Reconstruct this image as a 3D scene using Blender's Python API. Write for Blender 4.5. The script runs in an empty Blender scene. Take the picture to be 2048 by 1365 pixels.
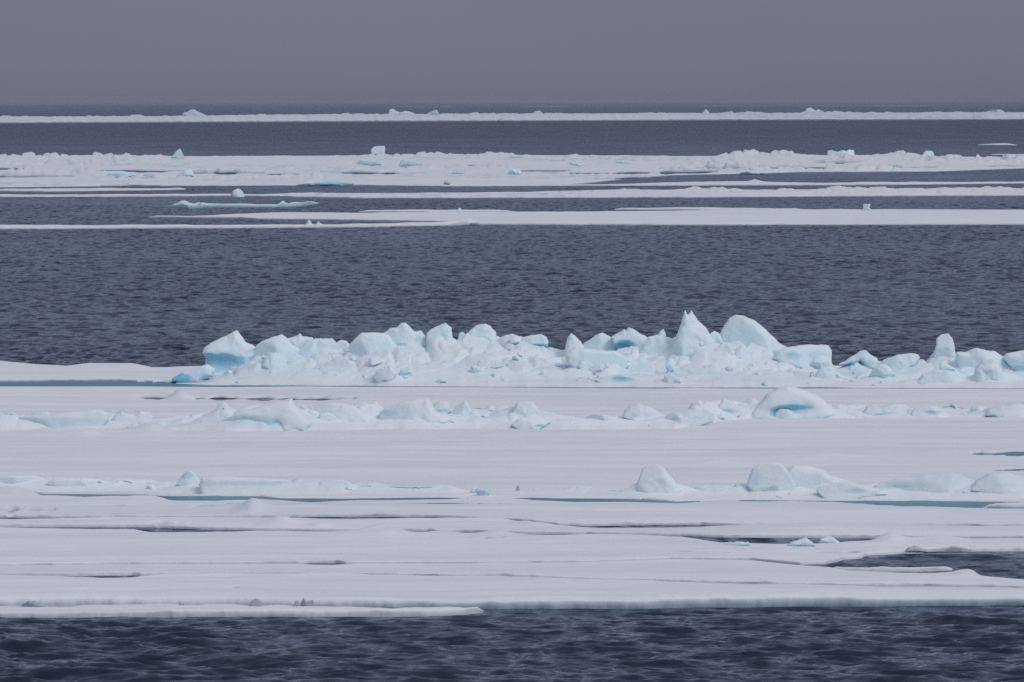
import bpy, math, random
import numpy as np
from mathutils import Matrix, Vector, Euler

# ------------------------------------------------------------------ camera, world, sun, exposure
scene = bpy.context.scene
scene.render.engine = 'CYCLES'
CAM_H = 12.0
W_PX, H_PX, F_PX = 2048.0, 1365.0, 11378.0
PITCH = math.atan((682.5 - 210.0) / F_PX)          # horizon sits high in the frame
ROLL = math.radians(0.13)
cd = bpy.data.cameras.new('camera')
cam = bpy.data.objects.new('camera', cd)
scene.collection.objects.link(cam)
cd.sensor_width = 36.0
cd.lens = F_PX / W_PX * 36.0
cd.clip_start = 1.0
cd.clip_end = 400000.0
CAM_ROT = Matrix.Rotation(math.pi / 2 - PITCH, 3, 'X') @ Matrix.Rotation(-ROLL, 3, 'Z')
cam.matrix_world = Matrix.Translation((0, 0, CAM_H)) @ CAM_ROT.to_4x4()
scene.camera = cam

scene.view_settings.view_transform = 'Standard'
scene.view_settings.look = 'None'
scene.view_settings.exposure = 0.0
scene.view_settings.gamma = 1.0

SUN_EL, SUN_AZ = math.radians(42), math.radians(128)   # veiled sun from the right, a little behind the photographer
world = bpy.data.worlds.new("World")
scene.world = world
world.use_nodes = True
nt = world.node_tree
nt.nodes.clear()
wo = nt.nodes.new('ShaderNodeOutputWorld')
bg = nt.nodes.new('ShaderNodeBackground')
sky = nt.nodes.new('ShaderNodeTexSky')
sky.sky_type = 'NISHITA'
sky.sun_disc = False
sky.sun_elevation = SUN_EL
sky.sun_rotation = SUN_AZ
tc = nt.nodes.new('ShaderNodeTexCoord')
sep = nt.nodes.new('ShaderNodeSeparateXYZ')
ramp = nt.nodes.new('ShaderNodeValToRGB')
# overcast deck: low dark band over open water, brighter towards the zenith (brightness is real sky radiance)
SKY = [(0.0, (0.148, 0.163, 0.228)), (0.018, (0.165, 0.176, 0.228)), (0.07, (0.187, 0.203, 0.252)),
       (0.22, (0.26, 0.285, 0.345)), (0.5, (0.38, 0.41, 0.49)), (1.0, (0.48, 0.515, 0.61))]
els = ramp.color_ramp.elements
while len(els) < len(SKY):
    els.new(0.5)
for e, (p, c) in zip(els, SKY):
    e.position = p
    e.color = (*c, 1)
nz = nt.nodes.new('ShaderNodeTexNoise')
nz.inputs['Scale'].default_value = 5.0
nz.inputs['Detail'].default_value = 4.0
mp = nt.nodes.new('ShaderNodeMapping')
mp.inputs['Scale'].default_value = (1.0, 1.0, 6.0)
mr = nt.nodes.new('ShaderNodeMapRange')
mr.inputs['From Min'].default_value = 0.3
mr.inputs['From Max'].default_value = 0.7
mr.inputs['To Min'].default_value = 0.95
mr.inputs['To Max'].default_value = 1.05
mul = nt.nodes.new('ShaderNodeVectorMath'); mul.operation = 'SCALE'
mixs = nt.nodes.new('ShaderNodeMixRGB'); mixs.blend_type = 'MIX'; mixs.inputs[0].default_value = 0.04
sc_ = nt.nodes.new('ShaderNodeVectorMath'); sc_.operation = 'SCALE'; sc_.inputs['Scale'].default_value = 0.10
L = nt.links.new
L(tc.outputs['Generated'], sep.inputs[0]); L(sep.outputs['Z'], ramp.inputs[0])
L(tc.outputs['Generated'], mp.inputs[0]); L(mp.outputs[0], nz.inputs['Vector']); L(nz.outputs[0], mr.inputs[0])
L(ramp.outputs[0], mul.inputs[0]); L(mr.outputs[0], mul.inputs['Scale'])
L(sky.outputs[0], sc_.inputs[0])
L(mul.outputs[0], mixs.inputs[1]); L(sc_.outputs[0], mixs.inputs[2])
L(mixs.outputs[0], bg.inputs[0]); L(bg.outputs[0], wo.inputs[0])
bg.inputs[1].default_value = 1.0

sl = bpy.data.lights.new('sun', 'SUN')
sl.energy = 1.08
sl.angle = math.radians(25)
sl.color = (1.0, 0.97, 0.94)
sun = bpy.data.objects.new('sun', sl)
scene.collection.objects.link(sun)
sdir = Vector((math.sin(SUN_AZ) * math.cos(SUN_EL), math.cos(SUN_AZ) * math.cos(SUN_EL), math.sin(SUN_EL)))
sun.rotation_euler = sdir.to_track_quat('Z', 'Y').to_euler()

scene.cycles.max_bounces = 6
scene.cycles.diffuse_bounces = 3
scene.cycles.glossy_bounces = 3
scene.cycles.volume_bounces = 1
scene.cycles.use_denoising = False
scene.cycles.sample_clamp_indirect = 2.0

# ------------------------------------------------------------------ photo pixel -> ray -> place in the world
R = np.array(CAM_ROT)
def rays(px, py):
    px, py = np.broadcast_arrays(np.asarray(px, float), np.asarray(py, float))
    d = np.stack([(px - W_PX / 2) / F_PX, -(py - H_PX / 2) / F_PX, -np.ones_like(px)], -1)
    return d @ R.T
def ground(px, py, z=0.0):                            # where a ray meets the level z
    d = rays(px, py)
    t = (z - CAM_H) / np.minimum(d[..., 2], -1e-5)
    return d[..., 0] * t, d[..., 1] * t
def at_depth(px, py, Y):                              # where a ray reaches distance Y
    d = rays(px, py)
    t = Y / d[..., 1]
    return d[..., 0] * t, d[..., 2] * t + CAM_H
def to_px(X, Y, Z):
    p = np.stack([X, Y, Z - CAM_H], -1) @ R
    return p[..., 0] / -p[..., 2] * F_PX + W_PX / 2, H_PX / 2 - p[..., 1] / -p[..., 2] * F_PX

# ------------------------------------------------------------------ noise
def _hash(*ix):
    h = np.zeros(np.broadcast(*ix).shape, np.uint32)
    for k, i in enumerate(ix):
        h = h ^ (i.astype(np.int64).astype(np.uint32) * np.uint32([374761393, 668265263, 2246822519, 3266489917][k]))
        h = (h ^ (h >> np.uint32(13))) * np.uint32(1274126177)
    return (h ^ (h >> np.uint32(16))).astype(np.float64) / 4294967295.0
def vnoise(*co, seed=0):                              # value noise, any dimension, -1..1
    fl = [np.floor(c) for c in co]
    fr = [c - f for c, f in zip(co, fl)]
    fr = [f * f * f * (f * (f * 6 - 15) + 10) for f in fr]
    out = 0.0
    n = len(co)
    sd = np.full(1, seed)
    for m in range(1 << n):
        w = 1.0; ii = []
        for k in range(n):
            b = (m >> k) & 1
            w = w * (fr[k] if b else 1 - fr[k])
            ii.append(fl[k] + b)
        out = out + w * _hash(*ii, sd + np.zeros_like(ii[0]))
    return out * 2 - 1
def fbm(*co, seed=0, oct=4, gain=0.5):
    a, s, out, tot = 1.0, 1.0, 0.0, 0.0
    for o in range(oct):
        out = out + a * vnoise(*[c * s + 17.3 * o for c in co], seed=seed + o)
        tot += a; a *= gain; s *= 2.03
    return out / tot
def rubble(x, y, s, seed):                            # heap of tilted plates: nearest-cell planes
    x = x / s; y = y / s
    fx, fy = np.floor(x), np.floor(y)
    best = np.full(x.shape, 1e9); second = np.full(x.shape, 1e9); h = np.zeros(x.shape)
    for i in (-1, 0, 1):
        for j in (-1, 0, 1):
            cx, cy = fx + i, fy + j
            z = np.zeros_like(cx)
            jx = cx + _hash(cx, cy, z + seed); jy = cy + _hash(cx, cy, z + seed + 1)
            d = (x - jx) ** 2 + (y - jy) ** 2
            hh = _hash(cx, cy, z + seed + 2) + (x - jx) * (_hash(cx, cy, z + seed + 3) - .5) * 1.3 \
                + (y - jy) * (_hash(cx, cy, z + seed + 4) - .5) * 1.3
            m = d < best
            second = np.where(m, best, np.minimum(second, d))
            h = np.where(m, hh, h); best = np.where(m, d, best)
    e = np.clip((np.sqrt(second) - np.sqrt(best)) / .35, 0, 1)
    return h * (e * (2 - e))
def sstep(a, b, x):
    t = np.clip((x - a) / (b - a), 0, 1)
    return t * t * (3 - 2 * t)

# ------------------------------------------------------------------ materials
def mat(name):
    m = bpy.data.materials.new(name); m.use_nodes = True
    n = m.node_tree; b = n.nodes['Principled BSDF']
    return m, n, b
def node(n, t, **kw):
    x = n.nodes.new(t)
    for k, v in kw.items():
        setattr(x, k, v)
    return x
def mixc(n, fac, a, b):
    x = node(n, 'ShaderNodeMixRGB')
    for i, v in ((0, fac), (1, a), (2, b)):
        if isinstance(v, bpy.types.NodeSocket): n.links.new(v, x.inputs[i])
        elif i == 0: x.inputs[0].default_value = v
        else: x.inputs[i].default_value = (*v, 1)
    return x.outputs[0]
def maprange(n, v, a, b, c=0.0, d=1.0):
    x = node(n, 'ShaderNodeMapRange'); x.interpolation_type = 'SMOOTHSTEP'
    n.links.new(v, x.inputs[0])
    for i, q in enumerate((a, b, c, d)): x.inputs[i + 1].default_value = q
    return x.outputs[0]
def math_(n, op, a, b):
    x = node(n, 'ShaderNodeMath', operation=op)
    for i, v in enumerate((a, b)):
        if isinstance(v, bpy.types.NodeSocket): n.links.new(v, x.inputs[i])
        else: x.inputs[i].default_value = v
    return x.outputs[0]
def noise_(n, vec, scale, detail=4.0, rough=0.5):
    x = node(n, 'ShaderNodeTexNoise')
    n.links.new(vec, x.inputs['Vector'])
    x.inputs['Scale'].default_value = scale; x.inputs['Detail'].default_value = detail
    x.inputs['Roughness'].default_value = rough
    return x.outputs[0]

def ice_material(name, snow, ice, blue, wall, snow_lo, snow_hi, bump=0.02):
    """snow lies where the surface faces up; bare pale ice on steep faces; glacial blue where 'blue' is set"""
    m, n, b = mat(name)
    geo = node(n, 'ShaderNodeNewGeometry')
    tco = node(n, 'ShaderNodeTexCoord')
    sx = node(n, 'ShaderNodeSeparateXYZ'); n.links.new(geo.outputs['Normal'], sx.inputs[0])
    at = node(n, 'ShaderNodeAttribute', attribute_name='blue')
    P = geo.outputs['Position']
    big = noise_(n, P, 0.9, 5)
    fine = noise_(n, P, 6.0, 5, .6)
    jit = math_(n, 'MULTIPLY', math_(n, 'SUBTRACT', big, .5), .25)
    nzv = math_(n, 'ADD', sx.outputs['Z'], jit)
    f = maprange(n, nzv, snow_lo, snow_hi)
    icev = mixc(n, maprange(n, big, .35, .7), ice, tuple(.55 * i + .45 * s for i, s in zip(ice, snow)))
    mps = node(n, 'ShaderNodeMapping'); mps.inputs['Scale'].default_value = (.07, .42, 1)
    n.links.new(P, mps.inputs[0])
    snv = mixc(n, maprange(n, noise_(n, mps.outputs[0], 1.0, 6, .6), .40, .62), snow, tuple(c * k for c, k in zip(snow, (.885, .905, .94))))
    c = mixc(n, f, icev, snv)
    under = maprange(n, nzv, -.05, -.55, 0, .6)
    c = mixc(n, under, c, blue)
    bl = math_(n, 'MULTIPLY', at.outputs['Fac'], maprange(n, fine, .2, .6, .7, 1.0))
    c = mixc(n, bl, c, blue)
    wa = node(n, 'ShaderNodeAttribute', attribute_name='wall')
    c = mixc(n, wa.outputs['Fac'], c, wall)
    n.links.new(c, b.inputs['Base Color'])
    b.inputs['Roughness'].default_value = .6
    b.inputs['Specular IOR Level'].default_value = .25
    bp = node(n, 'ShaderNodeBump'); bp.inputs['Strength'].default_value = .4; bp.inputs['Distance'].default_value = bump
    n.links.new(noise_(n, P, 9.0, 6, .65), bp.inputs['Height'])
    n.links.new(bp.outputs[0], b.inputs['Normal'])
    return m
SNOW = (.81, .81, .83)
M_FLOE = ice_material('floe_snow', SNOW, (.765, .79, .82), (.10, .42, .56), (.13, .26, .32), .2, .75, .03)
M_RIDGE = ice_material('ridge_snow', (.80, .86, .885), (.71, .845, .90), (.20, .62, .80), SNOW, .25, .8, .03)
M_BLOCK = ice_material('block_ice', (.80, .87, .895), (.70, .845, .905), (.16, .57, .78), (.4, .6, .7), .3, .85, .012)
M_GREY = ice_material('grey_ice', (.52, .55, .59), (.32, .36, .41), (.2, .35, .42), (.2, .3, .35), .55, 1.1, .02)
M_TEAL = ice_material('far_teal_ice', (.72, .79, .82), (.52, .70, .76), (.16, .50, .62), (.3, .5, .6), .5, 1.1, .02)

M_TURQ = ice_material('turquoise_edged_snow', (.80, .84, .85), (.62, .80, .84), (.2, .6, .7), (.22, .52, .60), .3, .85, .03)

def water_material():
    m, n, b = mat('sea_water')
    geo = node(n, 'ShaderNodeNewGeometry')
    P = geo.outputs['Position']
    mpn = node(n, 'ShaderNodeMapping'); mpn.inputs['Scale'].default_value = (.5, 1.6, 1)
    n.links.new(P, mpn.inputs[0])
    def slope(scale, detail, kx, ky):
        nonlocal mpn
        t = node(n, 'ShaderNodeTexNoise'); n.links.new(mpn.outputs[0], t.inputs['Vector'])
        t.inputs['Scale'].default_value = scale; t.inputs['Detail'].default_value = detail
        a = node(n, 'ShaderNodeVectorMath', operation='SUBTRACT'); n.links.new(t.outputs['Color'], a.inputs[0]); a.inputs[1].default_value = (.5, .5, .5)
        q = node(n, 'ShaderNodeVectorMath', operation='MULTIPLY'); n.links.new(a.outputs[0], q.inputs[0]); q.inputs[1].default_value = (kx, ky, 0)
        return q.outputs[0]
    ad = node(n, 'ShaderNodeVectorMath', operation='ADD'); n.links.new(slope(1.1, 3, .3, 1.0), ad.inputs[0]); n.links.new(slope(5.5, 3, .4, .9), ad.inputs[1])
    mpn = node(n, 'ShaderNodeMapping'); mpn.inputs['Scale'].default_value = (1.1, .4, 1); mpn.inputs['Rotation'].default_value = (0, 0, .12)
    n.links.new(P, mpn.inputs[0])
    ad3 = node(n, 'ShaderNodeVectorMath', operation='ADD'); n.links.new(ad.outputs[0], ad3.inputs[0]); n.links.new(slope(1.0, 4, .3, 1.7), ad3.inputs[1])
    ad = ad3
    mpw = node(n, 'ShaderNodeMapping'); mpw.inputs['Scale'].default_value = (.03, .010, 1)
    n.links.new(P, mpw.inputs[0])
    sy = node(n, 'ShaderNodeSeparateXYZ'); n.links.new(P, sy.inputs[0])
    gust = math_(n, 'ADD', maprange(n, noise_(n, mpw.outputs[0], 1.0, 4, .6), .35, .65, .75, 1.25), maprange(n, sy.outputs['Y'], 900, 2600, 0, 1.1))
    gv = node(n, 'ShaderNodeVectorMath', operation='SCALE'); n.links.new(ad.outputs[0], gv.inputs[0]); n.links.new(gust, gv.inputs['Scale'])
    ad = gv
    a2 = node(n, 'ShaderNodeVectorMath', operation='ADD'); n.links.new(ad.outputs[0], a2.inputs[0]); n.links.new(geo.outputs['Normal'], a2.inputs[1])
    no = node(n, 'ShaderNodeVectorMath', operation='NORMALIZE'); n.links.new(a2.outputs[0], no.inputs[0])
    n.nodes.remove(b)
    out = [x for x in n.nodes if x.type == 'OUTPUT_MATERIAL'][0]
    df = node(n, 'ShaderNodeBsdfDiffuse'); df.inputs['Color'].default_value = (.012, .022, .040, 1)
    gl = node(n, 'ShaderNodeBsdfGlossy'); gl.inputs['Color'].default_value = (.68, .74, .87, 1); gl.inputs['Roughness'].default_value = .2
    fr = node(n, 'ShaderNodeFresnel'); fr.inputs['IOR'].default_value = 1.333
    mx = node(n, 'ShaderNodeMixShader')
    for q in (gl, fr, df): n.links.new(no.outputs[0], q.inputs['Normal'])
    n.links.new(fr.outputs[0], mx.inputs[0]); n.links.new(df.outputs[0], mx.inputs[1]); n.links.new(gl.outputs[0], mx.inputs[2])
    n.links.new(mx.outputs[0], out.inputs['Surface'])
    return m
M_WATER = water_material()
def pond_material():
    m, n, b = mat('melt_pond_water')
    geo = node(n, 'ShaderNodeNewGeometry')
    c = mixc(n, maprange(n, noise_(n, geo.outputs['Position'], .12, 3), .35, .65), (.04, .23, .32), (.06, .21, .26))
    n.links.new(c, b.inputs['Base Color'])
    b.inputs['Roughness'].default_value = .35
    b.inputs['Specular IOR Level'].default_value = .12
    return m
M_POND = pond_material()

# ------------------------------------------------------------------ mesh helpers
def mesh_obj(name, verts, faces, material, blue=None, wall=None, smooth=True):
    me = bpy.data.meshes.new(name)
    verts = np.asarray(verts, np.float32); faces = np.asarray(faces, np.int32)
    me.vertices.add(len(verts)); me.vertices.foreach_set('co', verts.ravel())
    me.loops.add(faces.size); me.loops.foreach_set('vertex_index', faces.ravel())
    me.polygons.add(len(faces))
    me.polygons.foreach_set('loop_start', np.arange(0, faces.size, 4, dtype=np.int32))
    me.polygons.foreach_set('use_smooth', np.full(len(faces), smooth))
    me.update(calc_edges=True)
    for nm, arr in (('blue', blue), ('wall', wall)):
        a = me.attributes.new(nm, 'FLOAT', 'POINT')
        if arr is not None: a.data.foreach_set('value', np.asarray(arr, np.float32))
    me.materials.append(material)
    o = bpy.data.objects.new(name, me)
    scene.collection.objects.link(o)
    return o
def grid_faces(nr, nc):
    i = np.arange(nr * nc).reshape(nr, nc)
    return np.stack([i[:-1, :-1], i[:-1, 1:], i[1:, 1:], i[1:, :-1]], -1).reshape(-1, 4)
def recentre(o):                                      # put the origin at the thing's own base
    me = o.data
    co = np.empty(len(me.vertices) * 3, np.float32); me.vertices.foreach_get('co', co); co = co.reshape(-1, 3)
    c = np.array([(co[:, 0].min() + co[:, 0].max()) / 2, (co[:, 1].min() + co[:, 1].max()) / 2, co[:, 2].min()])
    me.vertices.foreach_set('co', (co - c).astype(np.float32).ravel()); me.update()
    o.location = c
def tag(o, label, cat, group=None):
    o['label'] = label; o['category'] = cat
    if group: o['group'] = group
    return o
def poly(pts, x):
    p = np.array(pts, float)
    return np.interp(x, p[:, 0], p[:, 1])

# ------------------------------------------------------------------ water: one sheet to the horizon, displaced by real waves
FOOT = []                                             # where floes lie: waves die out under and beside them
M_HUMP = ice_material('soft_hump_snow', (.81, .84, .86), (.75, .835, .87), (.18, .57, .76), SNOW, .25, .8, .02)
def build_water():
    rows = []
    d = 95.0
    while d < 137: rows.append(d); d *= 1.00055
    while d < 150: rows.append(d); d *= 1.001
    while d < 246: rows.append(d); d *= 1.0022
    while d < 700: rows.append(d); d *= 1.0012
    while d < 3000: rows.append(d); d *= 1.0035
    while d < 70000: rows.append(d); d *= 1.03
    rows.append(70000.0)
    Y = np.array(rows)
    nc = 1050
    u = np.linspace(-.118, .118, nc)
    u = np.concatenate([[-.5, -.3, -.18], u, [.18, .3, .5]])
    X = Y[:, None] * u[None, :]
    YY = np.repeat(Y[:, None], len(u), 1)
    dy = np.gradient(Y)[:, None]
    dx = (Y * (u[5] - u[4]))[:, None]
    rng = np.random.default_rng(5)
    Z = np.zeros_like(X, dtype=np.float32)
    amp_d = np.interp(Y, [95, 129, 136, 150, 236, 260, 275, 1200, 2500, 4000], [.55, .52, .35, .12, .10, .35, .8, 1.2, 1.3, 0])[:, None].astype(np.float32)
    n = 130
    lam = np.exp(rng.uniform(math.log(.28), math.log(6.0), n))
    th = rng.normal(math.radians(-108), math.radians(19), n)
    for i in range(n):
        k = 2 * math.pi / lam[i]
        a = 0.0160 * lam[i] if lam[i] < .8 else .0128 * lam[i] ** .2
        kx, ky = k * math.cos(th[i]), k * math.sin(th[i])
        w = 1 - sstep(.22, .45, np.maximum(dx * abs(math.cos(th[i])), dy * abs(math.sin(th[i]))) / lam[i])
        if w.max() <= 0: continue
        ph = (kx * X + ky * YY + rng.uniform(0, 6.28)).astype(np.float32)
        ph += .8 * np.sin((.13 * ky * X - .11 * kx * YY + i).astype(np.float32))
        s = np.sin(ph)
        if lam[i] > 2.0: w = w * np.interp(Y, [130, 240], [.8, .5])[:, None]
        Z += (a * w * 1.15).astype(np.float32) * (2 * np.exp(1.5 * (s - 1)) - .85)
    # gusts: patches of livelier and calmer water
    g = 1 + .35 * vnoise(X / 14, YY / 22, seed=3)
    Z = Z * amp_d * g
    ux = u * F_PX
    for (fu, fY0, fY1) in FOOT:
        a0 = np.interp(ux, fu, fY0, left=1e9, right=1e9); a1 = np.interp(ux, fu, fY1, left=-1e9, right=-1e9)
        mg = .004 * a0
        ok = np.nonzero((Y > fY0.min() * .98) & (Y < fY1.max() * 1.02))[0]
        if not len(ok): continue
        sl_ = slice(ok[0], ok[-1] + 1)
        Yr = Y[sl_, None]
        dm = np.clip((Yr - (a0 - mg * 2)) / mg, 0, 1) * np.clip(((a1 + mg) - Yr) / mg, 0, 1)
        Z[sl_] = Z[sl_] * (1 - .88 * dm) - .02 * dm
    Z -= 0.03
    v = np.stack([X, YY, Z], -1).reshape(-1, 3)
    o = mesh_obj('water', v, grid_faces(len(Y), len(u)), M_WATER)
    o['kind'] = 'structure'
    return o

# ------------------------------------------------------------------ floes: sheets of ice between a front and a back edge
def ext(pts):
    p = list(pts)
    if p[0][0] <= 0: p = [(-260, p[0][1])] + p
    if p[-1][0] >= 2048: p = p + [(2310, p[-1][1])]
    return p
def floe(label, front, back, fb=.2, group=None, cuts=(), relief=1.0, rough=1.0, humps=(), seed=None, step=3.0,
         category='ice floe', name='ice_floe', rub=0.0, wallc=.8, parts=False, fmat=None):
    front, back = ext(front), ext(back)
    seed = seed if seed is not None else (abs(int(front[0][1] * 7 + front[-1][0])) % 997)
    x0 = max(front[0][0], back[0][0]); x1 = min(front[-1][0], back[-1][0])
    step = min(step, (x1 - x0) / 24)
    u = np.arange(x0, x1 + step * .5, step)
    yf, yb = poly(front, u), poly(back, u)
    Xf, Yf = ground(u, yf, 0.0)
    Xb, Yb = ground(u, np.minimum(yb, yf - .15), fb)
    D = Yf.mean()
    ptom = D * D / CAM_H / F_PX                       # metres of depth per pixel of height
    Yb = np.maximum(Yb, Yf + .45 * ptom * np.clip(yf - yb, .3, 2))
    lenm = np.maximum(Yb - Yf, .05)
    tip = np.clip(np.minimum(u - x0, x1 - u) / 14.0, 0, 1)
    if x0 < -200: tip = np.clip((x1 - u) / 14.0, 0, 1)
    if x1 > 2300: tip = np.minimum(tip, np.clip((u - x0) / 14.0, 0, 1)) if x0 > -200 else np.ones_like(u)
    am = min(.9 * ptom, .25 * D / 140 ) * rough
    lim = np.minimum(1, lenm / (6 * am + .01))
    Yf = Yf + am * lim * (fbm(Xf * 60 / D, Yf * 0, seed=seed, oct=4, gain=.6) + .16 * fbm(Xf * 400 / D, Yf * 0, seed=seed + 1, oct=3, gain=.7))
    Yb = Yb + am * lim * fbm(Xb * 60 / D, Yb * 0 + 5, seed=seed + 7, oct=5, gain=.65)
    lenm = np.maximum(Yb - Yf, .04)
    tip = tip * (1 + .3 * fbm(Xf / 2.5, Yf * 0, seed=seed + 3, oct=2))
    npx = float(np.max(yf - yb))
    ni = int(np.clip(npx / 1.15, 7, 230))
    ti = np.linspace(0, 1, ni)
    r = np.minimum(fb * .9, lenm * .2)                # lip radius
    rowsY, rowsZ, rowsW = [], [], []
    def add(y, z, w): rowsY.append(y); rowsZ.append(z * np.ones_like(u)); rowsW.append(w * np.ones_like(u))
    under = .25 * fbm(Xf * 1.3, Yf * 0, seed=seed + 5, oct=3)
    add(Yf + .1, -.5, 1)
    add(Yf - .02, -.08, 1)
    add(Yf - .02 + under * .2, fb * .25 * tip, .9)
    add(Yf + r * .15, fb * .62 * tip, .75)
    add(Yf + r * .55, fb * .9 * tip, .3)
    Xs = None
    y_in0, y_in1 = Yf + r * 1.2, Yb - r * 1.2
    for t in ti: add(y_in0 + (y_in1 - y_in0) * t, fb * tip, 0)
    add(Yb - r * .5, fb * .92 * tip, 0)
    add(Yb - r * .1, fb * .6 * tip, .5)
    add(Yb, -.02, 1)
    add(Yb - .1, -.5, 1)
    FOOT.append(((Xf / Yf) * F_PX, Yf.copy(), Yb.copy()))
    YY = np.array(rowsY); ZZ = np.array(rowsZ); WW = np.array(rowsW)
    XX = Xf[None] + (Xb - Xf)[None] * ((YY - Yf) / lenm)
    # relief of the snow: wind-laid drifts, flatter towards the edges
    inner = np.clip(np.minimum(YY - Yf, Yb - YY) / (.15 + .02 * lenm), 0, 1) * (ZZ > fb * .5)
    sc = max(1.0, D / 260)
    rel = .055 * fbm(XX / 9 / sc, YY / 3.2 / sc, seed=seed + 11, oct=5, gain=.55) + .03 * np.abs(fbm(XX / 3.0 / sc, YY / 1.1 / sc, seed=seed + 12, oct=4))
    rel = rel + .045 * fbm(XX / 14, YY / 1.3, seed=seed + 13, oct=4) * (D < 400)
    rel *= min(sc, 4)
    PX, PY = to_px(XX, YY, np.full_like(XX, fb))
    H = rel * relief * inner * tip
    BL = np.zeros_like(XX)
    if rub:
        rb_ = rubble(XX, YY * (.8 * sc) / max(.8 * sc, 2.4 * ptom), .8 * sc, seed + 22)
        BL = .5 * sstep(.25, 0, rb_) * sstep(.1, .45, fbm(XX / 20 / sc, YY / 40 / sc, seed=seed + 25, oct=3)) * inner
        H = H + inner * rub * np.clip(fbm(XX / 14 / sc, YY / 30 / sc, seed=seed + 20, oct=3) * 2.2 - .05, 0, 1) * rubble(XX, YY * (.8 * sc) / max(.8 * sc, 2.4 * ptom), .8 * sc, seed + 22)
    for (cx, cy, rx, ry, hh) in humps:                # hummocks: hh metres high at photo place (cx, cy)
        e = ((PX - cx) / rx) ** 2 + ((PY - cy) / ry) ** 2
        H = H + hh * np.exp(-e * 1.6) * (1 + .35 * fbm(XX * 1.6 / sc, YY * 1.2 / sc, seed=seed + 31, oct=4)) * inner * (1 if D < 300 else .45 + rubble(XX, YY * (.7 * sc) / max(.7 * sc, 2.4 * ptom), .7 * sc, seed + 60))
    edge_r = .035 * np.clip(fbm(XX * 2.2, YY * .8, seed=seed + 40, oct=4) + .1, 0, 1) * (ZZ > fb * .5) * (1 - np.clip((YY - Yf) / 1.5, 0, 1)) * tip
    ZZ = np.where(inner > 0, np.maximum(ZZ + H, .02), ZZ) + edge_r * min(1, 240 / D)
    CUT = np.zeros_like(ZZ)
    for (ax, ay, bx, by, wd) in cuts:                 # leads and cracks that cut down to the water
        t = np.clip((PX - ax) / (bx - ax), 0, 1)
        wpx = 1.7 * wd * np.sqrt(np.clip(4 * t * (1 - t), 0, 1)) * (.75 + .5 * vnoise(PX / 23, PX * 0, seed=seed + 51))
        c = ay + (by - ay) * t + .7 * fbm(PX / 60, PX * 0, seed=seed + 50, oct=3)
        m = (1 - sstep(.35, .75, np.abs(PY - c) / np.maximum(wpx, .01))) * (PX > ax) * (PX < bx)
        ZZ = ZZ - m * (ZZ + .25) * (ZZ > 0)
        CUT = np.maximum(CUT, m)
    v = np.stack([XX, YY, ZZ], -1).reshape(-1, 3)
    wv = np.maximum(WW * (np.interp(PX, *zip(*wallc)) if isinstance(wallc, list) else wallc), CUT * .9)
    if parts:                                         # teal ice edge and snow cover as two parts of the floe
        root = bpy.data.objects.new(name, None); scene.collection.objects.link(root)
        root.location = (float(v[:, 0].mean()), float(Yf.mean()), 0)
        k_ = 4; nc_ = XX.shape[1]
        for pn, a_, b_ in (('ice_edge', 0, k_ + 1), ('snow_cover', k_, XX.shape[0])):
            vv_ = v.reshape(XX.shape + (3,))[a_:b_].reshape(-1, 3) - np.array(root.location)
            c_ = mesh_obj(pn, vv_, grid_faces(b_ - a_, nc_), fmat or M_FLOE, wall=wv[a_:b_].ravel())
            c_.parent = root
        return tag(root, label, category, group)
    o = mesh_obj(name, v, grid_faces(*XX.shape), fmat or M_FLOE, wall=wv.ravel(), blue=BL.ravel())
    recentre(o)
    return tag(o, label, category, group)
#FLOES
exec_floes = None

G_PACK = 'flat floes of the near ice pack'
floe('narrow white ribbon of ice along the dark water at the bottom left',
     [(0, 1231), (300, 1229), (500, 1230), (850, 1229), (930, 1225), (967, 1222)],
     [(0, 1212), (140, 1212.5), (165, 1209), (340, 1209), (365, 1212), (400, 1212), (420, 1209), (465, 1209), (490, 1212), (530, 1212), (555, 1210), (590, 1213), (640, 1213.5), (700, 1214), (780, 1219), (840, 1217), (900, 1215), (967, 1221)],
     fb=.07, relief=.4, group=G_PACK, rough=2.0, wallc=.3)
floe('broad foreground floe with a teal edge facing the open water',
     [(0, 1209), (500, 1208), (640, 1211), (760, 1211), (1000, 1213), (1300, 1213), (1700, 1209), (2048, 1207)],
     [(0, 1149), (110, 1151.5), (200, 1155.5), (255, 1154.5), (310, 1149.5), (500, 1148), (700, 1148), (1000, 1153), (1300, 1163), (1500, 1169), (1700, 1171), (1890, 1173), (2048, 1176)],
     fb=.11, rough=2.6, relief=1.5, parts=True, wallc=[(0, .08), (600, .2), (1000, .7), (2048, .85)], group=G_PACK, cuts=[(440, 1176.5, 485, 1176, 1.2)])
floe('near floe just behind the foreground one, ending below the small open bay',
     [(0, 1148), (130, 1148.5), (200, 1148), (265, 1148), (280, 1149), (500, 1147), (700, 1147), (1000, 1152), (1300, 1162), (1500, 1167), (1700, 1170), (1890, 1171), (2048, 1174)],
     [(0, 1131), (440, 1128), (530, 1128), (600, 1127.8), (630, 1130), (665, 1129.8), (720, 1126.5), (1000, 1127), (1150, 1125), (1340, 1119), (1500, 1121), (1600, 1130), (1660, 1134), (1700, 1141), (1860, 1148), (1930, 1144), (1963, 1152), (2048, 1159)],
     fb=.04, wallc=.06, group=G_PACK, humps=[(1932, 1150, 30, 5, .12)])
floe('thin pointed finger of ice reaching right into the small open bay',
     [(1660, 1139), (1750, 1140), (1830, 1139.5), (1905, 1137)],
     [(1660, 1137), (1700, 1137), (1800, 1136), (1870, 1134), (1905, 1136)],
     fb=.04, wallc=.06, group=G_PACK, step=2)
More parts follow.
